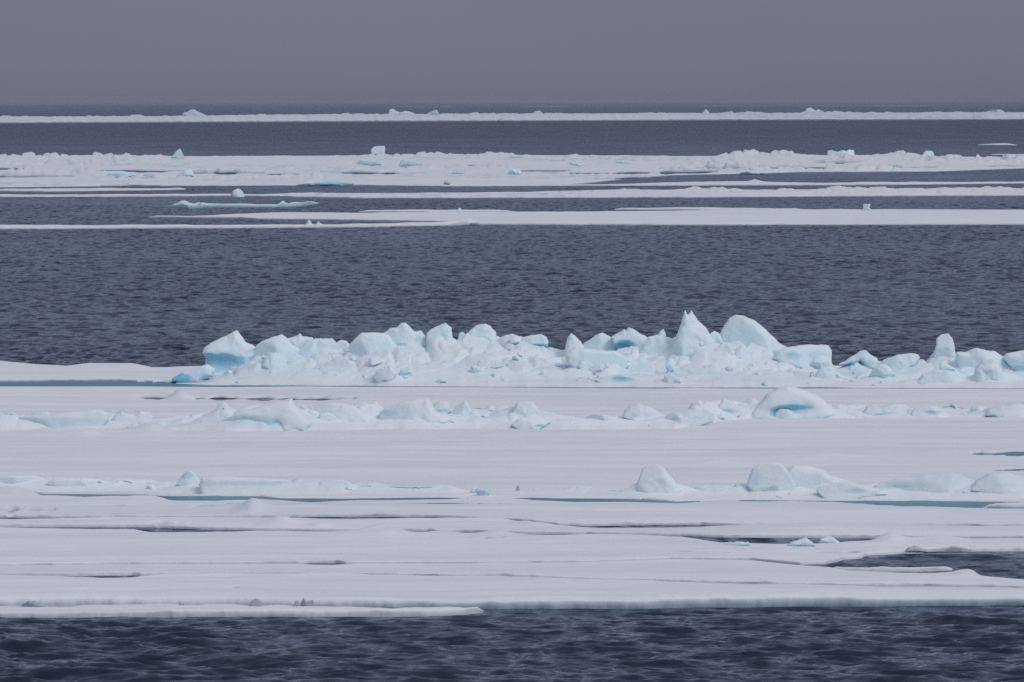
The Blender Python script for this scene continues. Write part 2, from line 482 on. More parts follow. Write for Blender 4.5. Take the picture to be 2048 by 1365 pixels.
floe('long middle floe whose right end forms the upper shore of the small bay',
     [(0, 1130), (440, 1125.5), (530, 1125.5), (600, 1125), (615, 1123), (672, 1123), (690, 1125.5), (1000, 1125.5), (1150, 1124), (1340, 1116), (1500, 1117), (1600, 1126), (1650, 1125), (1690, 1116), (1724, 1113), (1732, 1108), (1840, 1103), (1861, 1100), (2048, 1099.5)],
     [(0, 1055), (250, 1059.5), (300, 1064.5), (400, 1065), (560, 1064.5), (700, 1063.5), (800, 1063), (815, 1067), (855, 1067), (870, 1063), (930, 1069), (978, 1069), (1050, 1070), (1200, 1072), (1364, 1073), (1440, 1085), (1550, 1088), (1640, 1087), (1700, 1082), (1760, 1080), (1850, 1077.5), (2000, 1077), (2048, 1077)],
     fb=.035, wallc=.06, relief=1.9, group=G_PACK, cuts=[(1340, 1101, 1460, 1105, 1.2), (1610, 1103, 1720, 1104, 1.6), (930, 1079, 1010, 1079, 1.5)],
     humps=[(760, 1066, 60, 7, .2), (1000, 1068, 40, 5, .18), (1778, 1082, 34, 8, .24), (1870, 1080, 70, 6, .12), (1200, 1080, 200, 5, .06)])
floe('narrow floe directly behind the long dark lead of the near pack',
     [(0, 1052), (250, 1052), (300, 1052.5), (400, 1056), (560, 1058), (700, 1060), (800, 1061), (812, 1059.5), (858, 1059.5), (872, 1062), (930, 1062), (978, 1064), (1050, 1065), (1200, 1066.5), (1364, 1069), (1447, 1072), (1640, 1073), (1760, 1073), (1850, 1073), (2000, 1073.5), (2048, 1075)],
     [(0, 1040), (150, 1037.5), (220, 1035), (600, 1035), (640, 1036.5), (700, 1037), (850, 1036), (900, 1035), (1000, 1038), (1115, 1051), (1200, 1055.5), (1300, 1055), (1400, 1054), (1480, 1051), (1700, 1050), (2048, 1052)],
     fb=.035, wallc=.06, relief=1.9, group=G_PACK, cuts=[(300, 1049, 385, 1048, 1.6)], humps=[(560, 1047, 45, 8, .22), (300, 1046, 120, 4, .1), (640, 1052, 30, 5, .12)])
floe('floe before the teal melt water with two dark cracks at its left end',
     [(0, 1032), (170, 1033), (300, 1034), (600, 1031.5), (700, 1030.5), (850, 1031), (1000, 1037), (1115, 1048.5), (1200, 1048), (1300, 1047), (1400, 1046.5), (1480, 1048.5), (1700, 1049), (2048, 1051)],
     [(0, 985), (60, 988), (85, 992), (170, 996), (285, 995), (300, 996), (350, 1002), (430, 1003), (520, 1000), (620, 1005), (700, 1002), (900, 999), (950, 992), (1000, 993), (1066, 1000), (1150, 1004), (1250, 1004), (1350, 1007), (1500, 1003), (1620, 1006), (1700, 1011), (1800, 1015), (2048, 1019)],
     fb=.035, wallc=.06, relief=1.9, group=G_PACK, cuts=[(-60, 1020, 112, 1021, 2.4), (-40, 1032, 60, 1031, 2.0), (180, 1013, 250, 1013, 1.0), (380, 1014.5, 430, 1014.5, .9)],
     humps=[(505, 1022, 40, 10, .3), (20, 990, 60, 6, .18)])
floe('small pointed floe lying in the teal melt water at the right edge of the photo',
     [(1965, 1019), (2048, 1020)], [(1965, 1017), (2000, 1008), (2048, 1005.5)], fb=.1, group=G_PACK, step=2)
floe('widest snow plain, between the teal melt water and the tall front ridge',
     [(0, 984), (60, 987), (85, 990), (285, 992), (300, 993), (350, 994), (520, 994), (560, 998), (700, 999), (900, 997), (950, 991), (1066, 997), (1200, 998), (1278, 1000), (1350, 1005), (1500, 1002), (1620, 1003), (1700, 1003.5), (1900, 1004), (2048, 1006)],
     [(0, 773), (240, 773), (450, 774), (600, 773), (900, 775), (1300, 777.5), (1430, 777.5), (1700, 777), (2048, 778)],
     fb=.05, wallc=.06, group=G_PACK, relief=1.6,
     cuts=[(270, 794, 350, 794, 3.6), (372, 794.5, 712, 796, 4.6), (218, 825.5, 275, 825, 3.4), (1940, 908, 2200, 906, 3.6), (1960, 941.5, 2200, 940, 2.4)],
     humps=[(360, 795, 26, 6, .32), (1650, 917, 110, 6, .16), (1440, 928, 60, 5, .14), (120, 865, 90, 6, .14), (300, 860, 40, 9, .22), (170, 871, 40, 5, .12), (1180, 872, 120, 6, .1)])
floe('floe that carries the tall front ridge of ice blocks, its bare snowy end reaching left',
     [(0, 766), (100, 764), (240, 765), (450, 769), (600, 770.5), (900, 773), (1100, 774.5), (1300, 774.5), (1400, 774.5), (1700, 775.5), (2048, 777)],
     [(0, 722), (22, 725), (60, 728), (132, 732), (176, 727), (264, 727), (303, 734), (406, 733), (600, 734), (1660, 731), (2048, 726)],
     fb=.11, group=G_PACK, cuts=[(270, 762, 350, 763, 2.0)], relief=.7)
def pond(u0, u1, y0, y1, z=.02):
    u = np.linspace(u0, u1, 30)
    Xa, Ya = ground(u, np.full(30, y1), z); Xb, Yb = ground(u, np.full(30, y0), z)
    v = np.concatenate([np.stack([Xa, Ya, np.full(30, z)], -1), np.stack([Xb, Yb, np.full(30, z)], -1)])
    o = mesh_obj('melt_pond', v, grid_faces(2, 30), M_POND); o['kind'] = 'structure'
pond(-260, 2310, 757, 781)
pond(60, 1400, 985, 1008)
pond(1480, 2310, 995, 1024)
pond(1920, 2310, 902, 913, .03)
pond(1940, 2310, 937, 945, .03)

G_MID = 'long floes between the near water and the far pack'
floe('narrow white floe tapering right at the near left edge of the mid-distance ice',
     [(0, 458), (400, 456), (700, 454), (900, 450), (957, 447)],
     [(0, 451), (376, 450), (600, 449), (700, 448.5), (870, 445), (936, 443), (957, 446)],
     fb=.14, group=G_MID, wallc=.15, humps=[(618, 450, 6, 3, .4), (638, 450, 5, 3, .3), (925, 444, 34, 3, .45)])
floe('broad smooth flat white floe behind the wide stretch of open water',
     [(297, 434.3), (478, 436), (513, 438), (700, 440.5), (885, 445), (957, 449), (1380, 450), (2048, 449)],
     [(297, 433.5), (427, 431), (513, 426), (581, 424.6), (700, 425.6), (1022, 424), (1227, 422.6), (1608, 418.6), (2048, 419.6)],
     fb=.12, group=G_MID, wallc=.15, relief=.5, rough=.8)
floe('thin ice strip on the back edge of the smooth flat floe, left of centre',
     [(718, 423.6), (860, 425), (1029, 424)], [(718, 422.6), (817, 419.2), (900, 420), (1000, 419.6), (1029, 421.5)], fb=.12, group=G_MID, wallc=.15)
floe('thin ice strip on the back edge of the smooth flat floe, right of centre',
     [(1230, 419.4), (1400, 420.6), (1608, 419.4)], [(1230, 417.8), (1260, 416), (1400, 415.2), (1470, 415.4), (1530, 416.6), (1608, 418)], fb=.12, group=G_MID, wallc=.15)
floe('small lone floe with blue-green waterline and raised ends, afloat left of centre',
     [(332, 413), (376, 416), (395, 416), (403, 414.5), (547, 414.5), (600, 412), (635, 407.5)],
     [(332, 411.5), (362, 407.5), (393, 409), (461, 410), (540, 409.5), (581, 406.5), (635, 405.5)],
     fb=.30, group=G_MID, humps=[(365, 408, 16, 3, .35), (400, 410, 14, 3, .2), (566, 407, 8, 3, .5), (590, 407, 22, 3, .35), (620, 406, 10, 2, .2)], wallc=.75, fmat=M_TURQ, step=2, parts=True)
floe('long narrow floe reaching in from the left edge behind the lone blue-green floe',
     [(0, 394), (200, 393.4), (410, 392), (590, 392)], [(0, 390), (200, 389), (410, 387.6), (513, 388.5), (590, 387)], fb=.12, group=G_MID, wallc=.15)
floe('long floe with a low crumbled back rim, right two thirds of the mid distance',
     [(560, 392.5), (584, 394.6), (700, 396.3), (1000, 396), (1380, 394.8), (1700, 392.5), (2048, 391.2)],
     [(560, 388), (598, 386), (700, 387), (817, 386), (947, 385), (1056, 384), (1193, 380), (1380, 380), (1519, 380), (1690, 379), (2048, 377)],
     fb=.14, group=G_MID, wallc=.15, rub=.35,
     humps=[(960, 383, 12, 2, .5), (985, 383, 15, 2, .6), (1015, 383, 20, 2, .5), (1250, 380, 50, 3, .4), (1400, 379, 50, 3, .7), (1440, 379, 25, 3, .6), (1690, 377, 40, 3, .8), (1900, 374, 40, 3, 1.1), (1840, 375, 25, 3, .6), (1990, 375, 50, 3, .9)])
floe('thin strip of ice at the left edge just in front of the far pack',
     [(0, 382.6), (90, 383), (200, 381.6), (342, 379.8), (370, 379)], [(0, 379.2), (110, 377.2), (200, 376.8), (300, 377), (370, 378)], fb=.14, group=G_MID, wallc=.15, rub=.3)
floe('slender floe on the right, between the dark channel and the far pack',
     [(1120, 371.8), (1250, 371.4), (1380, 371.3), (1655, 370.2), (1800, 369.6), (2048, 366.6)],
     [(1120, 370.8), (1250, 367.4), (1348, 364.6), (1480, 363), (1655, 366), (1780, 365), (2048, 363.6)],
     fb=.14, group=G_MID, wallc=.15, humps=[(1510, 363, 18, 3, .7)])
floe('far white band of hummocked ice across the whole width, behind the channels',
     [(0, 374.5), (342, 371.6), (700, 370.8), (885, 372.6), (1120, 371.4), (1180, 366), (1261, 357), (1348, 350.5), (1540, 346.5), (1600, 344.4), (1870, 343.2), (1990, 339), (2048, 337)],
     [(0, 314), (300, 312.5), (420, 313), (700, 311.5), (1022, 310.5), (1300, 311.5), (1380, 313), (1600, 311.5), (1800, 312), (1950, 314), (2048, 318)],
     fb=.12, group=G_MID, wallc=.15, rub=1.5, relief=1.0,
     cuts=[(-100, 337, 120, 337, 2.21), (170, 340.5, 440, 343, 2.04), (380, 345.6, 530, 345.6, 2.72), (520, 348.6, 640, 348.6, 1.70), (640, 344.5, 850, 346.5, 2.55), (870, 331.4, 1010, 331.6, 1.70), (1040, 341.4, 1140, 341, 2.21), (1130, 346.5, 1500, 343, 2.72), (1180, 357.5, 1400, 352, 2.38),
           (1615, 326.4, 1720, 326.4, 1.87), (1480, 336, 1900, 334, 1.70), (1300, 339, 1800, 337.5, 1.53), (1960, 332, 2200, 332, 1.70), (1900, 316.5, 2200, 316, 1.53), (-100, 352.5, 160, 352.5, 1.70), (200, 371.8, 330, 369, 1.53)],
     humps=[(60, 348, 90, 4, .9), (180, 349, 60, 4, .8), (240, 312, 40, 4, .8), (300, 312, 40, 3, .7), (870, 310, 30, 4, 1.2), (1000, 309, 60, 4, 1.0), (1480, 312, 40, 4, 1.5), (1560, 313, 60, 4, 1.0), (1800, 312, 50, 4, 1.0), (1690, 322, 90, 6, .8), (1900, 325, 80, 6, .7), (700, 324, 60, 5, .6), (1450, 326, 90, 6, .9), (620, 357, 50, 4, .6)])
floe('small low floe alone in the dark water behind the far pack, far right',
     [(1958, 290.5), (2035, 291)], [(1958, 289.6), (1980, 288), (2010, 286.6), (2035, 289.6)], fb=.14, group=G_MID, wallc=.15)
floe('thin sliver of ice at the right edge touching the back of the far pack',
     [(1985, 310.5), (2048, 311)], [(1985, 309.4), (2048, 308.4)], fb=.14, group=G_MID, wallc=.15)
floe('hazy floe on the horizon spanning the whole width, farthest of the large floes',
     [(0, 247.2), (700, 244), (1380, 241.6), (2048, 240.2)],
     [(0, 233.6), (342, 232.5), (513, 229.6), (680, 229), (1380, 226.4), (1700, 225.8), (2048, 225)],
     fb=1.2, group='hazy floes near the horizon', rub=2.4, relief=.6,
     humps=[(50, 232, 40, 3, 2), (270, 231, 60, 2, 1.5), (700, 229, 70, 2, 1.5), (1300, 226, 70, 2, 2), (1480, 226, 60, 2, 2), (1660, 226, 60, 2, 2), (1900, 225, 80, 2, 2), (2000, 225, 40, 2, 2)])
for lab, a, b, yy in (('faint ice strip on the horizon left of the middle', 769, 892, 214.8),
                      ('faint ice strip on the horizon near the middle of the photo', 1049, 1141, 214.4),
                      ('faint ice strip on the horizon right of the middle', 1440, 1560, 213.0),
                      ('faint ice strip on the horizon towards the right edge', 1690, 1880, 212.6)):
    floe(lab, [(a, yy), (b, yy - .2)], [(a, yy - .2), ((a + b) / 2, yy - .9), (b, yy - .4)], fb=2.0, group='hazy floes near the horizon', rough=.1, wallc=0)

build_water()

# ------------------------------------------------------------------ ridges: heaps of snowed-over rubble lying on a floe
RIDGES = {}
MOUNDS = []
TODO = []
def ridge(key, label, foot, crest, width, base_z=.08, rough=.16, seed=1, step=2.2, group='rubble ridges'):
    foot, crest = list(foot), list(crest)
    x0, x1 = foot[0][0], foot[-1][0]
    u = np.arange(x0, x1 + .1, step)
    X0, Y0 = ground(u, poly(foot, u), base_z)
    tc_ = .62
    Yc = Y0 + width * tc_
    _, Zc = at_depth(u, poly(crest, u), Yc)
    end = np.clip(np.minimum(u - x0, x1 - u) / 25, 0, 1) ** .6
    hc = np.maximum(Zc - base_z, .02) * end
    RIDGES[key] = (u, Y0, hc, width, tc_, base_z)
    TODO.append((key, label, rough, seed, group))
def build_ridge(key, label, rough, seed, group):
    u, Y0, hc, width, tc_, base_z = RIDGES[key]
    X0 = ground(u, 770, 0)[0] / ground(u, 770, 0)[1] * Y0
    n = int(np.clip(width / .09, 30, 170))
    t = np.linspace(0, 1, n)[:, None]
    prof = np.where(t < tc_, (t / tc_) ** .85, 1 - sstep(tc_, 1, t) ) 
    prof = np.where(t < tc_, prof * .8 + .2 * sstep(0, 1, t / tc_), prof)
    YY = Y0[None] + width * t + .35 * fbm(X0[None] * .6 + 0 * t, t * 0 + seed, seed=seed, oct=4) * (t < .5)
    XX = (X0 / Y0)[None] * YY
    env = (.35 + .65 * sstep(.12, .42, t)) * np.clip(np.sin(np.pi * np.clip(t, 0, 1)) * 1.4, 0, 1) * np.clip(hc / .5, .15, 1.1)[None]
    lump = (.62 * rubble(XX, YY * .9, 1.7, seed) + .22 * rubble(XX + 9, YY, .6, seed + 9) - .36)
    nz_ = fbm(XX / 1.6, YY / 1.3, seed=seed + 3, oct=4, gain=.45)
    ZZ = base_z - .06 + hc[None] * prof + env * (rough * 2.0 * lump + rough * .9 * nz_)
    drift = np.zeros_like(ZZ)                         # snow banked up between and behind the blocks
    for (mx, my, sx, sy, mh_) in MOUNDS:
        drift = np.maximum(drift, mh_ * np.exp(-((XX - mx) / sx) ** 2 - ((YY - my) / sy) ** 2))
    ZZ = ZZ + drift * (.85 + .35 * nz_) * np.clip(np.sin(np.pi * t) * 5, 0, 1)
    ZZ[0] -= .1; ZZ[-1] -= .2
    v = np.stack([XX, YY, ZZ], -1).reshape(-1, 3)
    bl = np.clip(-(lump + .22) * 3, 0, 1) * env * .35
    hh_ = ZZ - base_z
    wl = 1 - sstep(.0, .16, hh_ + .08 * nz_)
    o = mesh_obj('snow_ridge', v, grid_faces(*XX.shape), M_RIDGE, blue=bl.ravel(), wall=wl.ravel())
    recentre(o)
    return tag(o, label, 'ice ridge', group)
def ridge_depth(key, px, py):                         # depth at which a photo point lies on the ridge's face
    u, Y0, hc, width, tc_, bz = RIDGES[key]
    i = int(np.clip(np.searchsorted(u, px), 0, len(u) - 1))
    t = np.linspace(0, tc_, 60)
    z = bz + hc[i] * ((t / tc_) ** .85 * .8 + .2 * sstep(0, 1, t / tc_))
    Y = Y0[i] + width * t
    _, pyy = to_px(np.full(60, 0.) + Y * (px - 1024) / F_PX, Y, z)
    return float(Y[np.argmin(np.abs(pyy - py))])

ridge('main', 'long high heap of snowed-over rubble under the tall ice blocks',
      [(352, 764), (420, 767), (600, 768), (900, 770), (1200, 771.5), (1500, 772), (1680, 771), (1760, 765)],
      [(352, 760), (410, 742), (450, 728), (500, 712), (560, 702), (640, 695), (700, 694), (760, 684), (850, 680), (920, 676), (1000, 684), (1060, 690), (1100, 697), (1125, 703), (1160, 706), (1250, 708), (1320, 706), (1430, 694), (1550, 708), (1660, 729), (1700, 740), (1760, 752)],
      11.5, base_z=.1, rough=.22, seed=11)
ridge('right', 'lower heap of snowed-over rubble carrying the tent-shaped and pillar blocks',
      [(1600, 770), (1700, 772), (1850, 773), (2048, 774), (2310, 774)],
      [(1600, 760), (1640, 740), (1680, 732), (1740, 727), (1790, 722), (1850, 716), (1910, 708), (1990, 712), (2048, 714), (2310, 724)],
      10.5, base_z=.1, rough=.2, seed=23)
ridge('second', 'low wavy heap of rubble across the snow plain, below the tall front ridge',
      [(-260, 858), (0, 858), (200, 857), (450, 861), (800, 858), (1100, 857), (1350, 856), (1500, 836), (1750, 834), (2048, 834), (2310, 834)],
      [(-260, 829), (0, 825), (100, 831), (200, 825), (330, 835), (420, 825), (600, 819), (700, 815), (860, 819), (1000, 819), (1090, 825), (1200, 831), (1330, 831), (1400, 815), (1500, 815), (1650, 808), (1730, 811), (1830, 811), (1930, 811), (2048, 805), (2310, 807)],
      6.0, base_z=.08, rough=.27, seed=37)
ridge('third', 'nearest ridge of soft snow, just behind the teal melt water',
      [(-260, 982), (0, 980), (300, 984), (640, 990), (900, 992), (1060, 992), (1300, 996), (1600, 996), (2048, 999), (2310, 999)],
      [(-260, 954), (0, 951), (120, 952), (240, 959), (340, 961), (400, 954), (600, 959), (700, 966), (840, 964), (900, 970), (950, 982), (1010, 974), (1200, 970), (1300, 972), (1420, 972), (1560, 968), (1720, 970), (1800, 962), (1920, 952), (2048, 954), (2310, 956)],
      4.0, base_z=.08, rough=.2, seed=53)

# ------------------------------------------------------------------ blocks: solid bodies from a signed distance field
def smax(a, b, k):
    h = np.maximum(k - np.abs(a - b), 0) / k
    return np.maximum(a, b) + h * h * k * .25
def poly_sd(P, X, Z):
    P = np.asarray(P, float); Q = np.roll(P, -1, 0)
    d = np.full(X.shape, 1e18); s = np.zeros(X.shape, bool)
    for (ax, az), (bx, bz) in zip(P, Q):
        ex, ez = bx - ax, bz - az
        wx, wz = X - ax, Z - az
        t = np.clip((wx * ex + wz * ez) / (ex * ex + ez * ez + 1e-12), 0, 1)
        d = np.minimum(d, (wx - ex * t) ** 2 + (wz - ez * t) ** 2)
        c = ((az > Z) != (bz > Z)) & (X < (bx - ax) * (Z - az) / (bz - az + 1e-12) + ax)
        s ^= c
    d = np.sqrt(d)
    return np.where(s, -d, d)
def surface_nets(F, org, vs):
    ins = F < 0
    nx, ny, nz = F.shape
    acc = np.zeros((nx - 1, ny - 1, nz - 1, 3)); cnt = np.zeros((nx - 1, ny - 1, nz - 1))
    def corner(A, i, j, k): return A[i:nx - 1 + i, j:ny - 1 + j, k:nz - 1 + k]
    for ax in range(3):
        for p in (0, 1):
            for q in (0, 1):
                o0 = [0, 0, 0]; oth = [a for a in range(3) if a != ax]
                o0[oth[0]] = p; o0[oth[1]] = q
                o1 = list(o0); o1[ax] = 1
                a, b = corner(F, *o0), corner(F, *o1)
                m = (a < 0) != (b < 0)
                t = np.where(m, a / np.where(m, a - b, 1), 0)
                for c in range(3):
                    acc[..., c] += np.where(m, o0[c] + (t if c == ax else 0), 0)
                cnt += m
    has = cnt > 0
    idx = np.full(has.shape, -1); idx[has] = np.arange(has.sum())
    ii = np.argwhere(has)
    V = (ii + acc[has] / cnt[has][:, None]) * np.asarray(vs) + org
    faces = []
    for ax in range(3):
        a = np.take(ins, range(0, F.shape[ax] - 1), ax); b = np.take(ins, range(1, F.shape[ax]), ax)
        e = np.argwhere(a != b)
        oth = [x for x in range(3) if x != ax]
        ok = np.all([(e[:, o] > 0) & (e[:, o] < F.shape[o] - 1) for o in oth], 0)
        e = e[ok]
        if not len(e): continue
        def cell(d0, d1):
            c = e.copy(); c[:, oth[0]] += d0; c[:, oth[1]] += d1
            return idx[c[:, 0], c[:, 1], c[:, 2]]
        q = np.stack([cell(-1, -1), cell(0, -1), cell(0, 0), cell(-1, 0)], 1)
        flip = a[tuple(e.T)]
        if ax == 1: flip = ~flip
        q[~flip] = q[~flip][:, ::-1]
        faces.append(q)
    return V, np.concatenate(faces)

NB = [0]
def block(label, pts, on=None, base=None, T=None, blue=(), scoop=(), material=None, rnd=.3, lean=.35, cuts=2,
          category='ice block', group=None, rough=1.0, depth=None, name='ice_block', res=1.25, sink=9.0, lift=0, z0=.08):
    """pts: outline as seen in the photo; the body gets a real place, depth and thickness there"""
    NB[0] += 1
    rng = np.random.default_rng(1000 + NB[0])
    P = np.array(pts, float)
    bx = (P[:, 0].min() + P[:, 0].max()) / 2
    by = P[:, 1].max() if base is None else base
    if lift:                                          # stands a little taller above its own foot
        P[:, 1] = by - (by - P[:, 1]) * (1 + lift / 12) - lift * .3
    if depth is None:
        depth = ridge_depth(on, bx, by) if on in RIDGES else float(ground(bx, by, z0)[1])
    m = depth / F_PX
    wid, hei = np.ptp(P[:, 0]) * m, np.ptp(P[:, 1]) * m
    if T is None: T = .85 * min(wid, hei * 1.5)
    Yc = depth + T * .42
    low = P[:, 1] > P[:, 1].max() - .12 * np.ptp(P[:, 1])
    P[low, 1] += sink                                 # foot goes a little into the snow
    X, Z = at_depth(P[:, 0], P[:, 1], Yc)
    PP = np.stack([X, Z], 1)
    vs = max(res * m, max(wid, hei) / 120)
    pad = 3 * vs
    lo = np.array([X.min() - pad, Yc - T / 2 - pad, Z.min() - pad]); hi = np.array([X.max() + pad, Yc + T / 2 + pad, Z.max() + pad])
    nn = np.ceil((hi - lo) / vs).astype(int) + 1
    gx, gy, gz = [lo[k] + np.arange(nn[k]) * vs for k in range(3)]
    GX, GZ = np.meshgrid(gx, gz, indexing='ij')
    size = max(wid, hei)
    wz = min(.03 * size, 1.4 * m) * rough
    WX = GX + wz * fbm(GX / (size * .12), GZ / (size * .12), seed=NB[0], oct=3)
    WZ = GZ + wz * fbm(GX / (size * .12) + 31, GZ / (size * .12), seed=NB[0] + 1, oct=3)
    d2 = poly_sd(PP, WX, WZ)[:, None, :]
    A, B, C = np.meshgrid(gx, gy, gz, indexing='ij')
    hz = np.clip((C - Z.min()) / max(hei, .01), 0, 1)
    fr = fbm(A / (size * .42), C / (size * .42), seed=NB[0] + 4, oct=3, gain=.45)
    th = T / 2 * (1 - lean * hz ** 1.3)
    if material is None and on in ('second', 'third'): material = M_HUMP
    dep = np.where(B < Yc, Yc - B - th + T * .13 * fr, B - Yc - th)
    k = max(rnd * T * .8, vs)
    S = smax(d2 + 0 * B, dep, k)
    cxm, czm = (X.min() + X.max()) / 2, (Z.min() + Z.max()) / 2
    for c in range(cuts):                             # broken facets
        n3 = np.array([rng.uniform(-.8, .8), -1.0, rng.uniform(-.25, .9)]); n3 /= np.linalg.norm(n3)
        off = T * rng.uniform(.33, .46)
        px_ = cxm + rng.uniform(-.2, .2) * wid; pz_ = czm + rng.uniform(-.1, .25) * hei
        pl = (A - px_) * n3[0] + (B - Yc) * n3[1] + (C - pz_) * n3[2] - off
        S = smax(S, pl, max(.05 * T, 1.5 * vs))
    for (sx, sy, rx, ry, dp) in scoop:                # melted-out hollows: photo place, radii in pixels, depth as share of T
        qx, qz = at_depth(sx, sy, depth)
        e = np.sqrt(((A - qx) / (rx * m)) ** 2 + ((C - qz) / (ry * m)) ** 2 + ((B - (Yc - T / 2)) / (T * dp)) ** 2)
        S = smax(S, -(e - 1) * min(rx, ry) * m, .1 * T + vs)
    S = S + .005 * size * rough * fbm(A / (size * .1), B / (size * .1), C / (size * .1), seed=NB[0] + 9, oct=2)
    if not (S < 0).any(): S = S - .5 * vs + min(0, -S.min())
    S[0] = S[-1] = np.maximum(S[0], vs); S[:, 0] = np.maximum(S[:, 0], vs); S[:, -1] = np.maximum(S[:, -1], vs)
    if on in RIDGES:
        MOUNDS.append(((X.min() + X.max()) / 2, Yc + .15 * T, wid * .7, T * .62, min(hei * .5, .8)))
    V, Fc = surface_nets(S, lo, vs)
    bl = np.zeros(len(V))
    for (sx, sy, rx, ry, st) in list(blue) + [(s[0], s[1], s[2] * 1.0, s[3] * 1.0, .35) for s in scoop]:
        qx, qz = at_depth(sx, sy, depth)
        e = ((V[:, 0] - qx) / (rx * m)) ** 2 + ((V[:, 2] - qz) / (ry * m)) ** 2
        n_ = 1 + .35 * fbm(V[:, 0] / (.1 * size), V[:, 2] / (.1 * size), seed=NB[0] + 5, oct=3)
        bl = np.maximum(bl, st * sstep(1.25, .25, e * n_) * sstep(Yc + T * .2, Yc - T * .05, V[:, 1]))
    o = mesh_obj(name, V, Fc, material or M_BLOCK, blue=bl)
    recentre(o)
    return tag(o, label, category, group)

GM = 'blocks of the tall front ridge'
# --- tall front ridge, from left to right
block('big leaning block with white top and blue hollow at the left end of the ridge', [(405, 706), (408, 697), (422, 686), (447, 674), (466, 663), (475, 660), (482, 671), (491, 683), (513, 695), (508, 712), (500, 730), (488, 744), (455, 748), (427, 754), (415, 756), (412, 740), (411, 725), (412, 717)],
      depth=246.3, T=2.0, group=GM, blue=[(440, 726, 48, 20, .62), (425, 716, 20, 12, .5)], scoop=[(445, 729, 44, 19, .28)], rnd=.5, cuts=1)
block('low pointed blue foot of ice at the far left tip of the front ridge', [(341, 764), (346, 757), (366, 744), (392, 735), (414, 728), (432, 736), (425, 752), (400, 764), (370, 767)],
      depth=245.2, T=1.6, group=GM, blue=[(360, 757, 26, 11, .95), (400, 745, 25, 10, .3)], rnd=.6, sink=2)
block('rounded hump just right of the big blue-hollowed block', [(494, 722), (508, 697), (525, 683), (547, 675), (564, 669), (574, 677), (585, 690), (600, 700), (595, 725), (540, 735), (503, 730)], on='main', T=1.6, group=GM)
block('hump with a tiny pointed nib on its crest, left part of the front ridge', [(560, 700), (575, 677), (592, 673), (601, 667), (604, 673), (625, 675), (632, 684), (620, 705), (580, 712)], on='main', T=1.2, group=GM)
block('flat-topped slab with sloping shoulders behind the left rubble of the front ridge', [(590, 706), (600, 695), (614, 682), (631, 678), (664, 677), (671, 684), (680, 700), (672, 716), (600, 716)], on='main', T=1.3, group=GM)
block('small round knob between the flat-topped slab and the twin-humped mass', [(668, 695), (673, 685), (683, 680), (694, 683), (700, 691), (698, 704), (672, 706)], on='main', group=GM)
block('grey upright boulder in front of the left humps of the front ridge', [(526, 733), (530, 716), (537, 705), (553, 706), (567, 711), (574, 723), (570, 737), (545, 740)], on='main', group=GM, T=.8)
block('fist-sized looking knob left of the grey upright boulder', [(500, 738), (505, 729), (514, 725), (524, 730), (526, 742), (505, 744)], on='main', group=GM)
block('broad smooth shoulder block left of the peaked mass', [(697, 700), (700, 688), (708, 680), (722, 667), (742, 665), (767, 666), (778, 673), (795, 692), (785, 712), (740, 718), (705, 714)], on='main', T=1.9, group=GM)
block('peaked mass like a small mountain, left of the twin domes', [(762, 680), (766, 667), (781, 657), (792, 657), (803, 647), (811, 645), (820, 654), (828, 663), (842, 662), (851, 673), (856, 690), (830, 700), (798, 706), (775, 696)], on='main', T=1.8, group=GM, blue=[(806, 690, 16, 4, .6), (836, 680, 8, 5, .3)])
block('isolated smooth egg-shaped boulder low in front of the ridge', [(747, 757), (753, 742), (764, 735), (781, 732), (791, 739), (794, 750), (788, 760), (765, 766), (750, 764)], on='main', T=.9, group=GM, cuts=1)
block('upright dome with a notched left shoulder, left of the two neighbouring domes', [(853, 686), (853, 668), (862, 658), (873, 654), (882, 649), (891, 647), (903, 656), (904, 670), (906, 690), (880, 702), (856, 698)], on='main', T=1.5, group=GM)
block('tiny knob of ice perched between the two domes', [(916, 676), (918, 667), (924, 664), (930, 667), (931, 677)], on='main', group=GM, sink=3)
block('smooth round dome overhanging at its base, right of the tiny knob', [(930, 682), (938, 664), (952, 651), (971, 648), (982, 653), (991, 664), (995, 678), (990, 689), (970, 688), (950, 685)], on='main', T=1.4, group=GM, cuts=1, blue=[(936, 681, 8, 4, .3), (986, 688, 8, 4, .4)])
block('low rounded block between the overhanging dome and the blue-bellied loaf', [(994, 685), (998, 677), (1010, 671), (1024, 668), (1041, 675), (1045, 690), (1010, 694)], on='main', group=GM)
block('loaf-shaped block with a vivid blue belly, right of the domes', [(1029, 690), (1035, 682), (1044, 676), (1060, 671), (1083, 669), (1093, 674), (1097, 684), (1095, 694), (1080, 698), (1060, 697)], on='main', T=.9, group=GM, blue=[(1078, 693, 17, 6, .9)], scoop=[(1077, 695, 16, 5, .25)], cuts=1, sink=1)
block('rounded fin standing up at the left corner of the wide front slab', [(1131, 712), (1131, 695), (1135, 675), (1142, 666), (1149, 671), (1158, 680), (1167, 691), (1166, 708)], on='main', T=.9, group=GM, cuts=1)
block('wide thick slab with flat snowy top in the middle foreground of the ridge', [(1130, 730), (1132, 708), (1143, 699), (1160, 697), (1183, 699), (1210, 702), (1236, 704), (1252, 715), (1259, 730), (1240, 738), (1194, 741), (1152, 740)], on='main', T=1.7, group=GM, rnd=.3, lean=.1)
block('low pyramid behind the wide thick slab', [(1160, 700), (1166, 689), (1180, 679), (1194, 670), (1205, 666), (1219, 672), (1230, 683), (1237, 702), (1200, 708)], on='main', T=1.3, group=GM)
